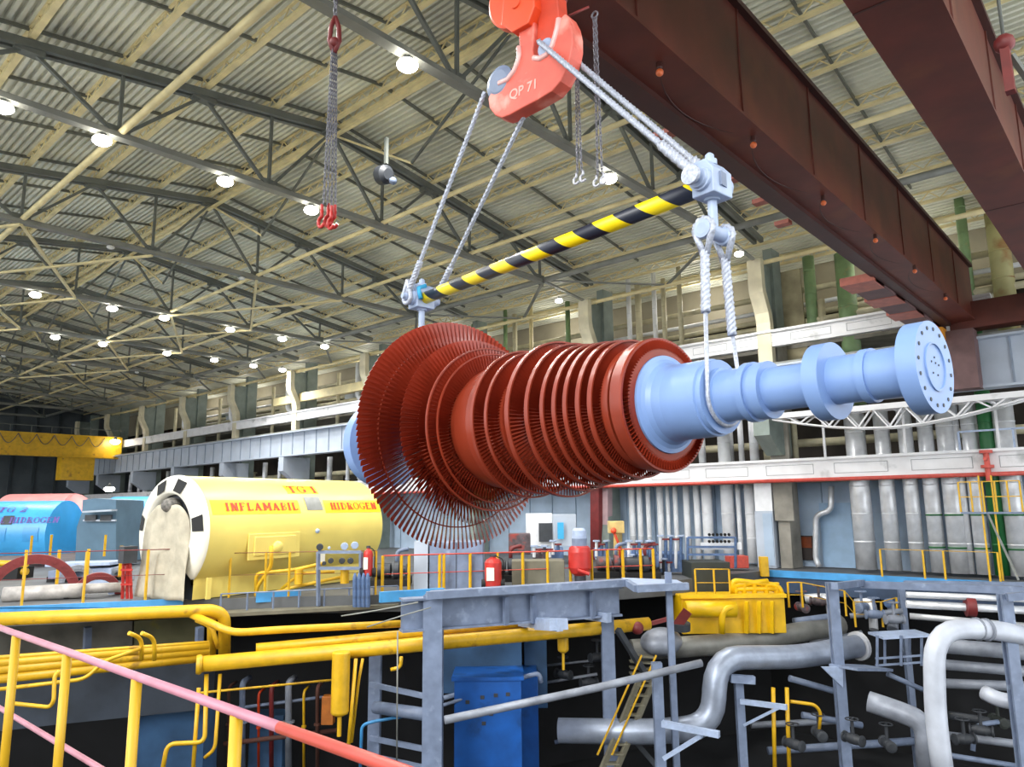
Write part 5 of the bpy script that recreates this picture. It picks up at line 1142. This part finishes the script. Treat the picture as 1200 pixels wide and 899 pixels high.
pipe('yellow_downpipe', 'thin yellow pipes hanging left of the grey frame beside the upright cylinder', 'pipe', ((((417, 772, 19.6), (408, 880, 19.0)), .05), (((425, 772, 19.8), (420, 800, 19.7), (412, 870, 19.5)), .04), (((470, 770, 20), (470, 782, 20), (458, 785, 20)), .05)), YELL, .15)
pipe('thin_yellow_line', 'thin yellow line along the dark slab edge below the header', 'pipe', ((((235, 812, 19.3), (390, 797, 20.4)), .03),), YELL)
# dark concrete slab and walls at lower left
def wall_quad(name, pts, d, th, mm, label=None, cat='wall'):
    P = [at(x, y, d=dd) for (x, y), dd in zip(pts, d)]; bk = FWD.copy(); bk.z = 0; bk.normalize()
    o = MB().prism(P, bk * th).build(name, mm)
    if label: tag(o, label, cat)
    else: o['kind'] = 'structure'
    return o
wall_quad('foundation_slab', [(-40, 800), (240, 772), (236, 832), (60, 850), (-40, 862)], [18.4, 20.2, 20.2, 19, 18.4], .8, CONCD, 'dark concrete foundation slab under the yellow pipe bundle at the left', 'slab')
wall_quad('foundation_pier', [(155, 842), (240, 828), (236, 930), (150, 930)], [20.2, 20.6, 20.6, 20.2], 1.0, TEALB, 'bluish concrete pier under the dark slab', 'pier')
wall_quad('deck_side_panel', [(-40, 735), (155, 728), (155, 780), (-40, 790)], [22.2, 23.6, 23.6, 22.2], .3, CONC, 'grey concrete deck side panel left of the stained panel', 'panel')
wall_quad('deck_side_panel', [(157, 728), (235, 722), (235, 776), (157, 780)], [23.6, 24.0, 24.0, 23.6], .3, mat('stained_panel', (150, 148, 110), .8, 0, .2, 1.0, rust=(190, 170, 40), rust_amt=.3), 'deck side panel with yellow stains behind the hooked pipes', 'panel')
for k, px in enumerate((103, 234)): tag(MB().bar(at(px, 735, d=21.8), at(px - 2, 780, d=21.8), .18, .18).build('panel_stanchion', SLATE), 'grey stanchion on the deck side panel, %s of the stained panel' % ('left' if k == 0 else 'right'), 'stanchion')

# ------------------------------------------------------------------ grey steel platform in the middle
plat = thing('steel_platform', 'grey steel platform of deep plate beams on tall posts, in front of the railing', 'platform', at(515, 899, d=19.5))
A, B = at(470, 721, d=19.8), at(725, 704, d=22.4)
UPV = V((0, 0, 1))
hb = size(33, (A + B) / 2)
m = MB(); m.bar(A, B, .06, hb); m.bar(A + UPV * hb / 2, B + UPV * hb / 2, .5, .06); m.bar(A - UPV * hb / 2, B - UPV * hb / 2, .4, .06); m.build('main_beam', SLATE, plat)
for k, px in enumerate((585, 617, 690)):
    kx = (px - 470) / 255; c = A.lerp(B, kx) - FWD * .2; MB().bar(c - UPV * hb * .5, c + UPV * hb * .45, .16, .10).build('stiffener', SLATE, plat)
T0, T1, T2, T3 = at(500, 698, d=19.6), at(735, 683, d=22.0), at(746, 690, d=21.0), at(806, 687, d=21.4)
bk = FWD.copy(); bk.z = 0; bk.normalize()
MB().prism([T0 - UPV * .02, T1 - UPV * .02, T1 + bk * .9 - UPV * .02, T0 + bk * .9 - UPV * .02], UPV * .06).build('deck_plate', SLATE, plat)
MB().bar(T0, T1, .16, .20).build('edge_angle', SLATE, plat); MB().bar(T1, T2, .16, .18).build('edge_angle', SLATE, plat); MB().bar(T2, T3, .16, .20).build('edge_angle', SLATE, plat)
MB().prism([T2, T3, T3 + bk * 1.5, T1 + bk * 1.2], UPV * .04).build('deck_plate', STEELB, plat)
def post(xt, yt, xb, yb, d, w, nm='post', mm=SLATE, par=plat):
    a_, b_ = at(xt, yt, d=d), at(xb, yb, d=d); a_ = V((b_.x, b_.y, a_.z)); m = MB(); m.ibeam(V((b_.x, b_.y, -6.5)), a_, w, w * .8, .06, tuple(bk)); m.bar(V((b_.x, b_.y, -6.5)) - bk * w * .4, a_ - bk * w * .4, w, .04, tuple(bk)); return m.build(nm, mm, par)
post(512, 700, 507, 880, 19.5, size(23, at(512, 750, d=19.5))); post(717, 716, 716, 880, 22.0, size(15, at(716, 750, d=22)))
post(790, 672, 788, 790, 21.3, .18); post(777, 780, 774, 890, 20.5, .28)
MB().bar(at(636, 731, d=21.2), at(655, 732, d=20.2), .55, .3).build('cantilever_bracket', STEELB, plat); MB().bar(at(610, 727, d=22), at(656, 733, d=20.2), .2, .32).build('cantilever_bracket', STEELB, plat); MB().bar(at(668, 717, d=23), at(714, 724, d=21.8), .2, .28).build('cantilever_bracket', STEELB, plat)
MB().bar(at(724, 738, d=22.2), at(755, 788, d=22.6), .16, .16).build('diagonal_brace', DKGREY, plat); MB().bar(at(724, 845, d=22), at(770, 899, d=22), .14, .14).build('diagonal_brace', DKGREY, plat)
# grey side frame left of the post
t = thing('pipe_bridge_frame', 'blue-grey side frame with three rails left of the tall grey post', 'frame', at(438, 899, d=21))
post(440, 770, 438, 890, 21.2, .34, par=t)
for (y0, y1, h, dd) in ((802, 817, .13, 0), (865, 879, .13, 0), (885, 900, .08, 0)): MB().bar(at(434, y0, d=21), at(503, y1, d=19.8), .10, h).build('rail', SLATE, t)
MB().tube([at(440, 829, d=21), at(503, 838, d=19.8)], .17, 14).build('pipe_rail', SLATE, t)
tag(MB().tube([at(422, 905, d=20.8), at(424, 850, d=20.8), at(436, 846, d=20.8), at(480, 838, d=20.6)], .045, 8, bend=.2).build('thin_blue_pipe', BLUEE), 'thin bright blue pipe bending round the side frame at its left', 'pipe')
tag(MB().tube([at(466, 740, d=19.4), at(465, 899, d=19.4)], .02, 6).build('hanging_cable', TIEG), 'thin vertical cable hanging through the grey side frame', 'cable')
for i, (pts) in enumerate((((430, 735), (470, 722), (505, 712)), ((400, 722), (440, 716), (490, 706)))):
    tag(MB().tube([at(x, y, d=19.6) for x, y in pts], .02, 6, bend=1).build('loose_cable', TIEG), 'thin loose cable at the left end of the grey platform, %s one' % ('lower' if i == 0 else 'upper'), 'cable')
# blue machines in the pit
t, a0, S_, H_, B_ = pbox('blue_tank', 'deep blue steel tank in the pit, right of the tall grey post', 'tank', (532, 800, 612, 905), 20.8, 1.4, TANKB)
MB().obox(a0 + S_ * .5 + H_ + B_ * .7, S_ * .54, B_ * .75, V((0, 0, .05))).build('tank_lid', TANKB, t)
m = MB()
for kx, ky in ((.2, .75), (.42, .80), (.62, .82), (.8, .83), (.3, .60), (.55, .62), (.44, .52)): m.obox(a0 + S_ * kx + H_ * ky - B_ * .01, S_ * .03, B_ * .012, V((0, 0, .05)))
m.build('paint_scars', DKGREY, t)
t, *_ = pbox('blue_tank', 'second deep blue tank set back behind the first', 'tank', (606, 795, 632, 905), 22.4, 1.5, TANKB)
pbox('condenser_casing', 'dull blue condenser casing behind the platform post', 'condenser', (510, 745, 612, 812), 23.4, 1.5, TEALB); 
pbox('condenser_pier', 'bluish concrete leg right of the condenser casing', 'pier', (615, 738, 642, 830), 24, 1.0, TEALB)
tag(MB().tube([at(520, 818, d=21.5), at(620, 792, d=22), at(632, 789, d=22), at(634, 800, d=22)], .07, 8, bend=.2).build('condenser_pipe', SLATE), 'slim grey-blue pipe across the top of the blue tank', 'pipe')
tag(MB().tube([at(518, 827, d=21), at(600, 800, d=21.6)], .05, 8).build('condenser_pipe', SLATE), 'second slim grey pipe just below the one crossing the blue tank', 'pipe')
# long grey handrail pipe across the middle
tag(MB().tube([at(521, 844, d=18.5), at(700, 806, d=19.6), at(822, 777, d=20.4)], size(9, at(700, 806, d=19.6)) / 2, 16).build('long_grey_pipe', SILVERD), 'long bare grey pipe crossing in front of the blue tank and stairs', 'pipe')
# stairs
t = thing('pit_stair', 'steep steel stair with yellow stringers descending into the pit behind the grey post', 'stair', at(725, 899, d=21.5))
for dx in (0, 17):
    MB().bar(at(752 + dx, 790, d=22.3), at(704 + dx, 905, d=21.2), .10, .16).build('stringer', OLIVE, t); MB().bar(at(752 + dx, 768, d=22.3), at(700 + dx, 885, d=21.2), .04, .04).build('handrail', YELL, t)
for k in range(10):
    x, y = 752 - 4.8 * k, 792 + 11.4 * k; MB().bar(at(x, y, d=22.3 - .11 * k), at(x + 17, y, d=22.3 - .11 * k), .24, .04).build('tread', OLIVE, t)
for k in range(5): MB().bar(at(738, 768 + k * 7, d=22.9), at(766, 770 + k * 7, d=22.9), .3, .04).build('landing_plank', OLIVE, t)
# ducts
t = pipe('silver_duct', 'big silver lagged duct running level from the right, bending down, then left along the pit', 'duct', ((((1004, 757, 24.2), (940, 770, 23.2), (838, 771, 22.0), (836, 851, 21.6), (770, 858, 21.6), (655, 856, 22.2)), size(28, at(840, 770, d=22)) / 2),), mat('bright_duct', (160, 170, 188), .38, .4, .14, 2, bump=.3), 1.0)
c = at(1006, 757, d=24.25); MB().lathe([(-.06, .46), (.06, .46)], c, at(1004, 757, d=24.2) - at(940, 770, d=23.2), 24).build('end_flange', SILVER, t)
t = pipe('silver_duct', 'second silver duct behind the first, passing under the yellow tank', 'duct', ((((985, 732, 26), (900, 748, 25), (850, 755, 24.4), (740, 762, 24)), size(24, at(850, 750, d=24.5)) / 2),), mat('stained_duct', (146, 146, 140), .5, .3, .2, 1.5, bump=.3), 1.0)
t = thing('dome_valve', 'domed grey valve body with red actuator arm left of the yellow tank', 'valve', at(770, 758, d=23.5)); c = at(775, 752, d=23.6); MB().ball(c, .62, 20, 12, (1.3, 1.0, .7)).build('valve_body', SILVERD, t); MB().cyl(at(798, 738, d=23.4), at(798, 730, d=23.4), .30, 20).build('bonnet', DKGREY, t)
MB().bar(at(740, 737, d=23), at(788, 724, d=23.2), .10, .12).build('actuator_arm', REDD, t); MB().ball(at(747, 736, d=22.9), .20, 14, 8).build('actuator_head', REDD, t); MB().bar(at(793, 734, d=23.3), at(806, 716, d=23.3), .12, .3).build('actuator_yoke', DKRED, t)
WD = mat('white_duct_paint', (200, 206, 218), .45, .15, .08, 2, bump=.2)
t = pipe('white_duct', 'white lagged duct at the right, coming in level and then bending down', 'duct', ((((1215, 748, 20.4), (1160, 737, 20.0), (1094, 738, 19.6), (1096, 840, 19.3), (1106, 912, 19.0)), size(23, at(1095, 760, d=19.6)) / 2),), WD, 1.0)
for k, (x, y) in enumerate(((1145, 737), (1156, 738))): c = at(x, y, d=19.95); MB().lathe([(-.03, .30), (.03, .30)], c, at(1160, 737, d=20) - at(1094, 738, d=19.6), 20).build('lagging_band', SILVERD, t)
t = pipe('elbow_duct', 'grey lagged elbow duct low in the pit, left of the white duct', 'duct', ((((1018, 822, 21), (1048, 832, 20.6), (1084, 846, 20.2), (1088, 905, 20)), size(24, at(1060, 835, d=20.5)) / 2),), SILVERD, .7)
for i, (y0, y1, w, x0) in enumerate(((757, 766, 17, 1105), (779, 788, 12, 1108), (801, 805, 11, 1108), (697, 703, 7, 1062), (708, 716, 9, 1062), (862, 875, 9, 1112))):
    a_ = at(x0, y0, d=22.5); pipe('pit_pipe', 'level grey pipe behind the white duct at the right, %s from the top' % ORD[[697, 708, 757, 779, 801, 862].index(y0)], 'pipe', ((((x0, y0, 22.8), (1215, y1, 21.8)), size(w, a_) / 2),), SILVER if i in (3, 4) else SILVERD)
pipe('pit_pipe', 'short white lagged pipe end low at the right edge, below the level grey pipes', 'pipe', ((((1154, 812, 21), (1170, 820, 20.6), (1210, 826, 20.2)), .21),), WD)
c = at(1137, 711, d=22.3); tag(MB().lathe([(-.14, .18), (-.12, .30), (.12, .30), (.14, .18)], c, at(1215, 716, d=21.8) - c, 20).build('rusty_flange', REDD), 'rusty round flange on the upper level pipe right of the white duct', 'flange')
# right-hand grey frame
t = thing('right_pipe_rack', 'grey steel pipe rack with tall thin posts at the right, standing in the pit', 'pipe rack', at(990, 899, d=22))
post(981, 686, 990, 880, 22.2, .30, par=t); post(1188, 700, 1198, 880, 19.8, .30, par=t); post(1060, 690, 1061, 745, 25.5, .2, par=t)
MB().bar(at(978, 687, d=22.2), at(1010, 683, d=25), .2, .2).build('rack_beam', SLATE, t); MB().bar(at(1010, 685, d=25), at(1205, 692, d=21.5), .25, .22).build('rack_beam', SLATE, t); MB().bar(at(1060, 683, d=25.5), at(1205, 685, d=23), .2, .14).build('rack_beam', SLATE, t)
MB().bar(at(1180, 700, d=20.2), at(1210, 697, d=20), .3, .2).build('rack_beam', SLATE, t)
MB().prism([at(963, 782, d=22.3), at(988, 782, d=22.3), at(988, 806, d=22.3)], bk * .1).build('gusset_bracket', STEELB, t); MB().bar(at(988, 782, d=22.2), at(1030, 783, d=23.5), .9, .08).build('bracket_shelf', SLATE, t)
t = thing('steel_table', 'small grey steel table frame behind the right pipe rack post', 'table', at(1050, 790, d=23.5))
a_, b_ = at(1026, 745, d=23.2), at(1082, 742, d=23.2); MB().bar((a_ + b_) / 2 - (b_ - a_) / 2, (a_ + b_) / 2 + (b_ - a_) / 2, 1.0, .07).build('table_top', STEELB, t)
for x, d in ((1028, 22.8), (1056, 22.7), (1080, 22.8), (1037, 23.8), (1066, 23.8)): MB().bar(at(x, 745, d=d), at(x, 780, d=d), .07, .07).build('leg', SLATE, t)
for y in (772, 780): MB().bar(at(1026, y, d=22.8), at(1082, y - 4, d=22.8), .05, .06).build('stretcher', SLATE, t)
# support trestle under the silver duct
t = thing('duct_trestle', 'grey steel trestle post with side arm under the silver duct', 'trestle', at(868, 899, d=21.8)); post(868, 795, 870, 880, 21.8, .24, par=t)
MB().bar(at(868, 822, d=21.8), at(922, 829, d=21.0), .12, .14).build('arm', STEELB, t); MB().bar(at(872, 850, d=21.8), at(914, 829, d=21.1), .08, .08).build('strut', STEELB, t); MB().bar(at(856, 795, d=21.8), at(884, 797, d=21.8), .2, .22).build('head_beam', SLATE, t)
t = thing('duct_trestle', 'pale bracket arm carrying the lower silver duct, on its own short post', 'trestle', at(777, 899, d=20)); MB().bar(at(776, 848, d=20.2), at(843, 861, d=19.4), .16, .16).build('arm', STEELB, t); MB().bar(at(778, 889, d=20.2), at(822, 862, d=19.7), .12, .12).build('strut', STEELB, t)
t = pipe('yellow_standpipe', 'two thin yellow uprights in the dark under the silver duct', 'pipe', ((((906, 806, 22), (908, 905, 21.6)), .06), (((922, 806, 22), (925, 905, 21.6)), .06), (((926, 822, 22), (955, 826, 22), (962, 835, 22), (960, 855, 22)), .05)), YELL, .3)
# yellow tank
t, a0, S_, H_, B_ = pbox('yellow_tank', 'bright yellow rectangular oil tank with a big pipe along it, below the wall deck', 'tank', (800, 700, 922, 742), 24.5, 1.3, YTANK)
MB().tube([at(803, 714, d=24.2), at(862, 714, d=24.2)], .26, 18).build('side_pipe', YTANK, t); MB().tube([at(846, 742, d=24), at(846, 722, d=24), at(850, 713, d=24), at(862, 712, d=24.1)], .11, 12, bend=.3).build('elbow_pipe', YTANK, t)
for x in (875, 890, 905): MB().bar(at(x, 742, d=24.4), at(x, 705, d=24.4), .10, .12).build('rib', YTANK, t)
MB().obox(a0 + S_ * .5 + H_, S_ * .51, B_ * .14, V((0, 0, .06))).build('rim', YTANK, t)
for (pts) in (((858, 695), (858, 680), (912, 686), (918, 700)), ((862, 690), (912, 690)), ((858, 686), (900, 681))): MB().tube([at(x, y, d=25) for x, y in pts], .09, 10, bend=.2).build('top_pipe', YTANK, t)
for x in (862, 872, 884, 898, 910): a_ = at(x, 700, d=25); MB().cyl(a_, at(x, 683, d=25), .09, 10).build('top_valve', YTANK, t)
railing('tank_railing', 'thin yellow railing left of the oil tank, in front of the dark hopper', [at(x, 699, d=24.9) for x in (816, 838, 856)], .9, YELL, YELL, .02, pw=.05)
railing('pit_railing', 'yellow railing among the valves right of the oil tank', [at(x, y, d=25.5) for x, y in ((925, 712), (941, 712), (992, 722), (1003, 735), (1035, 735), (1053, 730))], .85, YELL, YELL, .018, pw=.06)
# dark clutter of valves and pipes in the pit, right half
rnd = random.Random(11)
spots = [(940, 712, 26), (960, 705, 26.5), (1010, 712, 26), (1025, 720, 25.5), (1045, 706, 26), (1048, 726, 24.5), (960, 860, 22), (1000, 866, 21.5), (1040, 872, 21.5), (930, 872, 21.5), (1150, 856, 22), (1170, 845, 22.5), (700, 770, 25), (690, 800, 25), (1130, 866, 21.5), (660, 790, 25)]
GV = ['gate valve just right of the yellow oil tank, lower one of two', 'gate valve right of the oil tank, upper one near the blue edge', 'gate valve left of the upper level silver pipes', 'gate valve above the small steel table, left one', 'gate valve above the small steel table, upper right one',
      'gate valve right over the small steel table top', 'dark gate valve beside the two yellow uprights, right one', 'dark gate valve low behind the tall right rack post', 'dark gate valve low between rack post and elbow duct', 'dark gate valve beside the two yellow uprights, left one',
      'dark gate valve right of the white duct, left one of two', 'dark gate valve right of the white duct, right one of two', 'dark gate valve behind the stairs under the platform', 'dark gate valve right of the blue tanks', 'dark gate valve low beside the foot of the white duct', 'dark gate valve close to the second blue tank']
for i, (px, py, d) in enumerate(spots):
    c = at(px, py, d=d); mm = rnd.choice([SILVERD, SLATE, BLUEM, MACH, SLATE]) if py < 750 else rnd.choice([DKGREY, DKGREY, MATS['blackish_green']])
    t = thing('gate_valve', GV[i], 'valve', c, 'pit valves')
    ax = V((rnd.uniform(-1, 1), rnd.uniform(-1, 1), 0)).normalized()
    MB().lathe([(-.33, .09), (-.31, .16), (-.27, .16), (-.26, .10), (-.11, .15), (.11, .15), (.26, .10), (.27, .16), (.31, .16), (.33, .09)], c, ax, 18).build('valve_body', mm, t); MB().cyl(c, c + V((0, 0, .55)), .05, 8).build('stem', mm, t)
    m = MB(); w_ = c + V((0, 0, .55)); m.tube([w_ + V((.18 * math.cos(q), .18 * math.sin(q), 0)) for q in [2 * PI * k / 14 for k in range(14)]], .02, 6, closed=True); m.bar(w_ - V((.18, 0, 0)), w_ + V((.18, 0, 0)), .03, .03); m.build('handwheel', mm, t)
ML = ['thin pipe behind the stairs, upper one crossing to the platform post', 'thin pipe low behind the grey post, right of the blue tanks', 'thin pipe just under the short yellow cylinder', 'level grey pipe low under the silver duct, behind the elbow duct', 'short grey pipe behind the tall right rack post',
      'slanting grey pipe under the flanged end of the silver duct', 'level pipe at the bottom right corner beyond the white duct', 'short grey pipe between the yellow uprights and the rack post', 'slanting grey pipe below the small steel table', 'silver pipe rising right of the oil tank, nearer the tank', 'silver pipe rising right of the oil tank, nearer the table']
for i, (x0, y0, x1, y1, d, r) in enumerate(((640, 800, 700, 790, 25, .05), (650, 870, 760, 850, 23.5, .06), (640, 780, 715, 772, 25.4, .04), (900, 880, 1080, 868, 23.5, .12), (940, 838, 1010, 850, 23, .10), (925, 795, 985, 812, 23.5, .10), (1110, 885, 1205, 900, 22, .08), (880, 850, 980, 845, 24, .10), (1040, 790, 1090, 812, 23.5, .08), (925, 745, 960, 725, 26, .13), (950, 755, 1010, 742, 26, .10))):
    tag(MB().tube([at(x0, y0, d=d), at(x1, y1, d=d)], r, 10).build('pit_line', SILVERD if d > 23.6 else SLATE), ML[i], 'pipe', 'minor pit pipes')

# pipes and casings glimpsed in the dark opening at the lower left
UND = [(268, 805, 905, .05, BRICK, 'rusty thin upright in the dark opening, first right of the yellow downpipes'), (284, 800, 905, .09, SLATE, 'grey upright pipe in the dark opening, second right of the yellow downpipes'), (303, 812, 905, .04, LETTER, 'thin orange upright in the dark opening below the header'), (318, 805, 905, .07, REDD, 'brick red upright pipe in the dark opening below the header'),
       (338, 800, 905, .10, SILVERD, 'dull lagged upright pipe in the dark opening below the header'), (356, 810, 905, .04, YELL, 'thin yellow upright in the dark opening left of the upright cylinder'), (372, 805, 905, .06, BRICK, 'rusty upright pipe in the dark opening just left of the upright cylinder')]
for px, y0, y1, r, mm, lb in UND:
    a_, b_ = at(px, y1, d=22.0), at(px, y0, d=22.0); t = thing('pit_riser', lb, 'pipe', a_)
    MB().tube([a_, b_, b_ + S * .0 + bk * .6], r, 10, bend=.2).build('pipe_run', mm, t); MB().lathe([(0, r * 1.8), (.06, r * 1.8)], a_.lerp(b_, .55), (0, 0, 1), 12).build('flange', mm, t)
pbox('orange_box', 'orange-brown junction box in the dark opening left of the upright cylinder', 'box', (376, 818, 390, 850), 21.6, .3, mat('orange_brown_box', (190, 110, 40), .5, 0, .15, 4))
pbox('pit_casing', 'white-grey machine casing low in the dark opening at the lower left', 'casing', (290, 842, 330, 905), 22.6, .8, TEALB)
tag(MB().tube([at(262, 832, d=21.9), at(395, 815, d=22.4)], .05, 8).build('pit_line', SLATE), 'level grey pipe across the dark opening below the header', 'pipe')
tag(MB().tube([at(262, 872, d=21.7), at(395, 856, d=22.2)], .07, 8).build('pit_line', BRICK), 'level rusty pipe low across the dark opening', 'pipe')

# lagged elbows and branch pipes packed behind the right rack
EL = [(((944, 702, 27), (972, 700, 26.6), (976, 728, 26.2)), .17, SILVER, 'small silver elbow pipe right of the oil tank, left of the tall rack post'), (((1003, 706, 26.8), (1022, 704, 26.4), (1024, 738, 25.8)), .15, SILVER, 'small silver elbow pipe just right of the tall rack post'),
      (((1038, 700, 26.8), (1048, 712, 26.2), (1046, 738, 25.6)), .19, SILVERD, 'lagged branch pipe bending down over the small steel table'), (((996, 722, 26), (1058, 716, 25.4)), .09, SILVERD, 'thin level pipe behind the yellow valve railing'), (((930, 728, 25.6), (978, 722, 25.8)), .11, SLATE, 'short blue-grey level pipe between oil tank and rack post'),
      (((1066, 722, 25), (1205, 734, 23.4)), .10, SILVER, 'slim silver level pipe just above the white duct bend'), (((1112, 838, 23.2), (1205, 852, 22.4)), .12, DKGREY, 'dark level pipe low at the right, beyond the white duct'), (((1140, 880, 22), (1142, 850, 22.2), (1170, 846, 22.2)), .07, SLATE, 'thin bent pipe low at the right edge of the pit')]
for pts, r, mm, lb in EL: pipe('branch_pipe', lb, 'pipe', ((pts, r),), mm, .3)
# ------------------------------------------------------------------ light: daylight from the window side, roof lamps
w = bpy.data.worlds.new('daylight'); SC.world = w; w.use_nodes = True
bg = w.node_tree.nodes['Background']; bg.inputs['Color'].default_value = (.93, .97, 1.0, 1); bg.inputs['Strength'].default_value = 2.7
def sun(name, direction, strength, angle, col=(1, 1, 1)):
    l = bpy.data.lights.new(name, 'SUN'); l.energy = strength; l.angle = math.radians(angle); l.color = col
    o = bpy.data.objects.new(name, l); COL.objects.link(o); o.rotation_euler = V(direction).to_track_quat('-Z', 'Y').to_euler(); return o
sun('window_daylight', (1, .18, -.45), 1.7, 25, (1, .985, .96))
def down_light(x, y, z, e):
    l = bpy.data.lights.new('lamp_light', 'SPOT'); l.energy = e; l.shadow_soft_size = .35; l.spot_size = math.radians(155); l.spot_blend = .6; l.color = (1, .985, .95)
    o = bpy.data.objects.new('lamp_light', l); COL.objects.link(o); o.location = (x, y, z)
for y, xs in LMP.items():
    if y in (30.1, 57.1): continue
    for x in xs: down_light(x, y, ZB - .75, 1250)
for x in (2.0, 6.0, 10.0, 14.5, 19.0, 24.0): down_light(x, -5.9, ZB - .5, 500)
for x in (1.0, 5.5, 22.0, 26.0): down_light(x, 12.1, ZB - .75, 1250)
for x in (17.0, 21.0, 25.5): down_light(x, 21.0, ZB - .75, 1250)
for k in range(8):
    l = bpy.data.lights.new('gallery_fill', 'POINT'); l.energy = 130; l.shadow_soft_size = .3; l.color = (1, .97, .9); o = bpy.data.objects.new('gallery_fill', l); COL.objects.link(o); o.location = (32.6, 7.6 + 9 * k, 12.6)  # added fill lights without fittings, they brighten the wall gallery
vs = SC.view_settings; vs.view_transform = 'Standard'; vs.look = 'None'; vs.exposure = .15; vs.gamma = 1.0; vs.use_curve_mapping = False
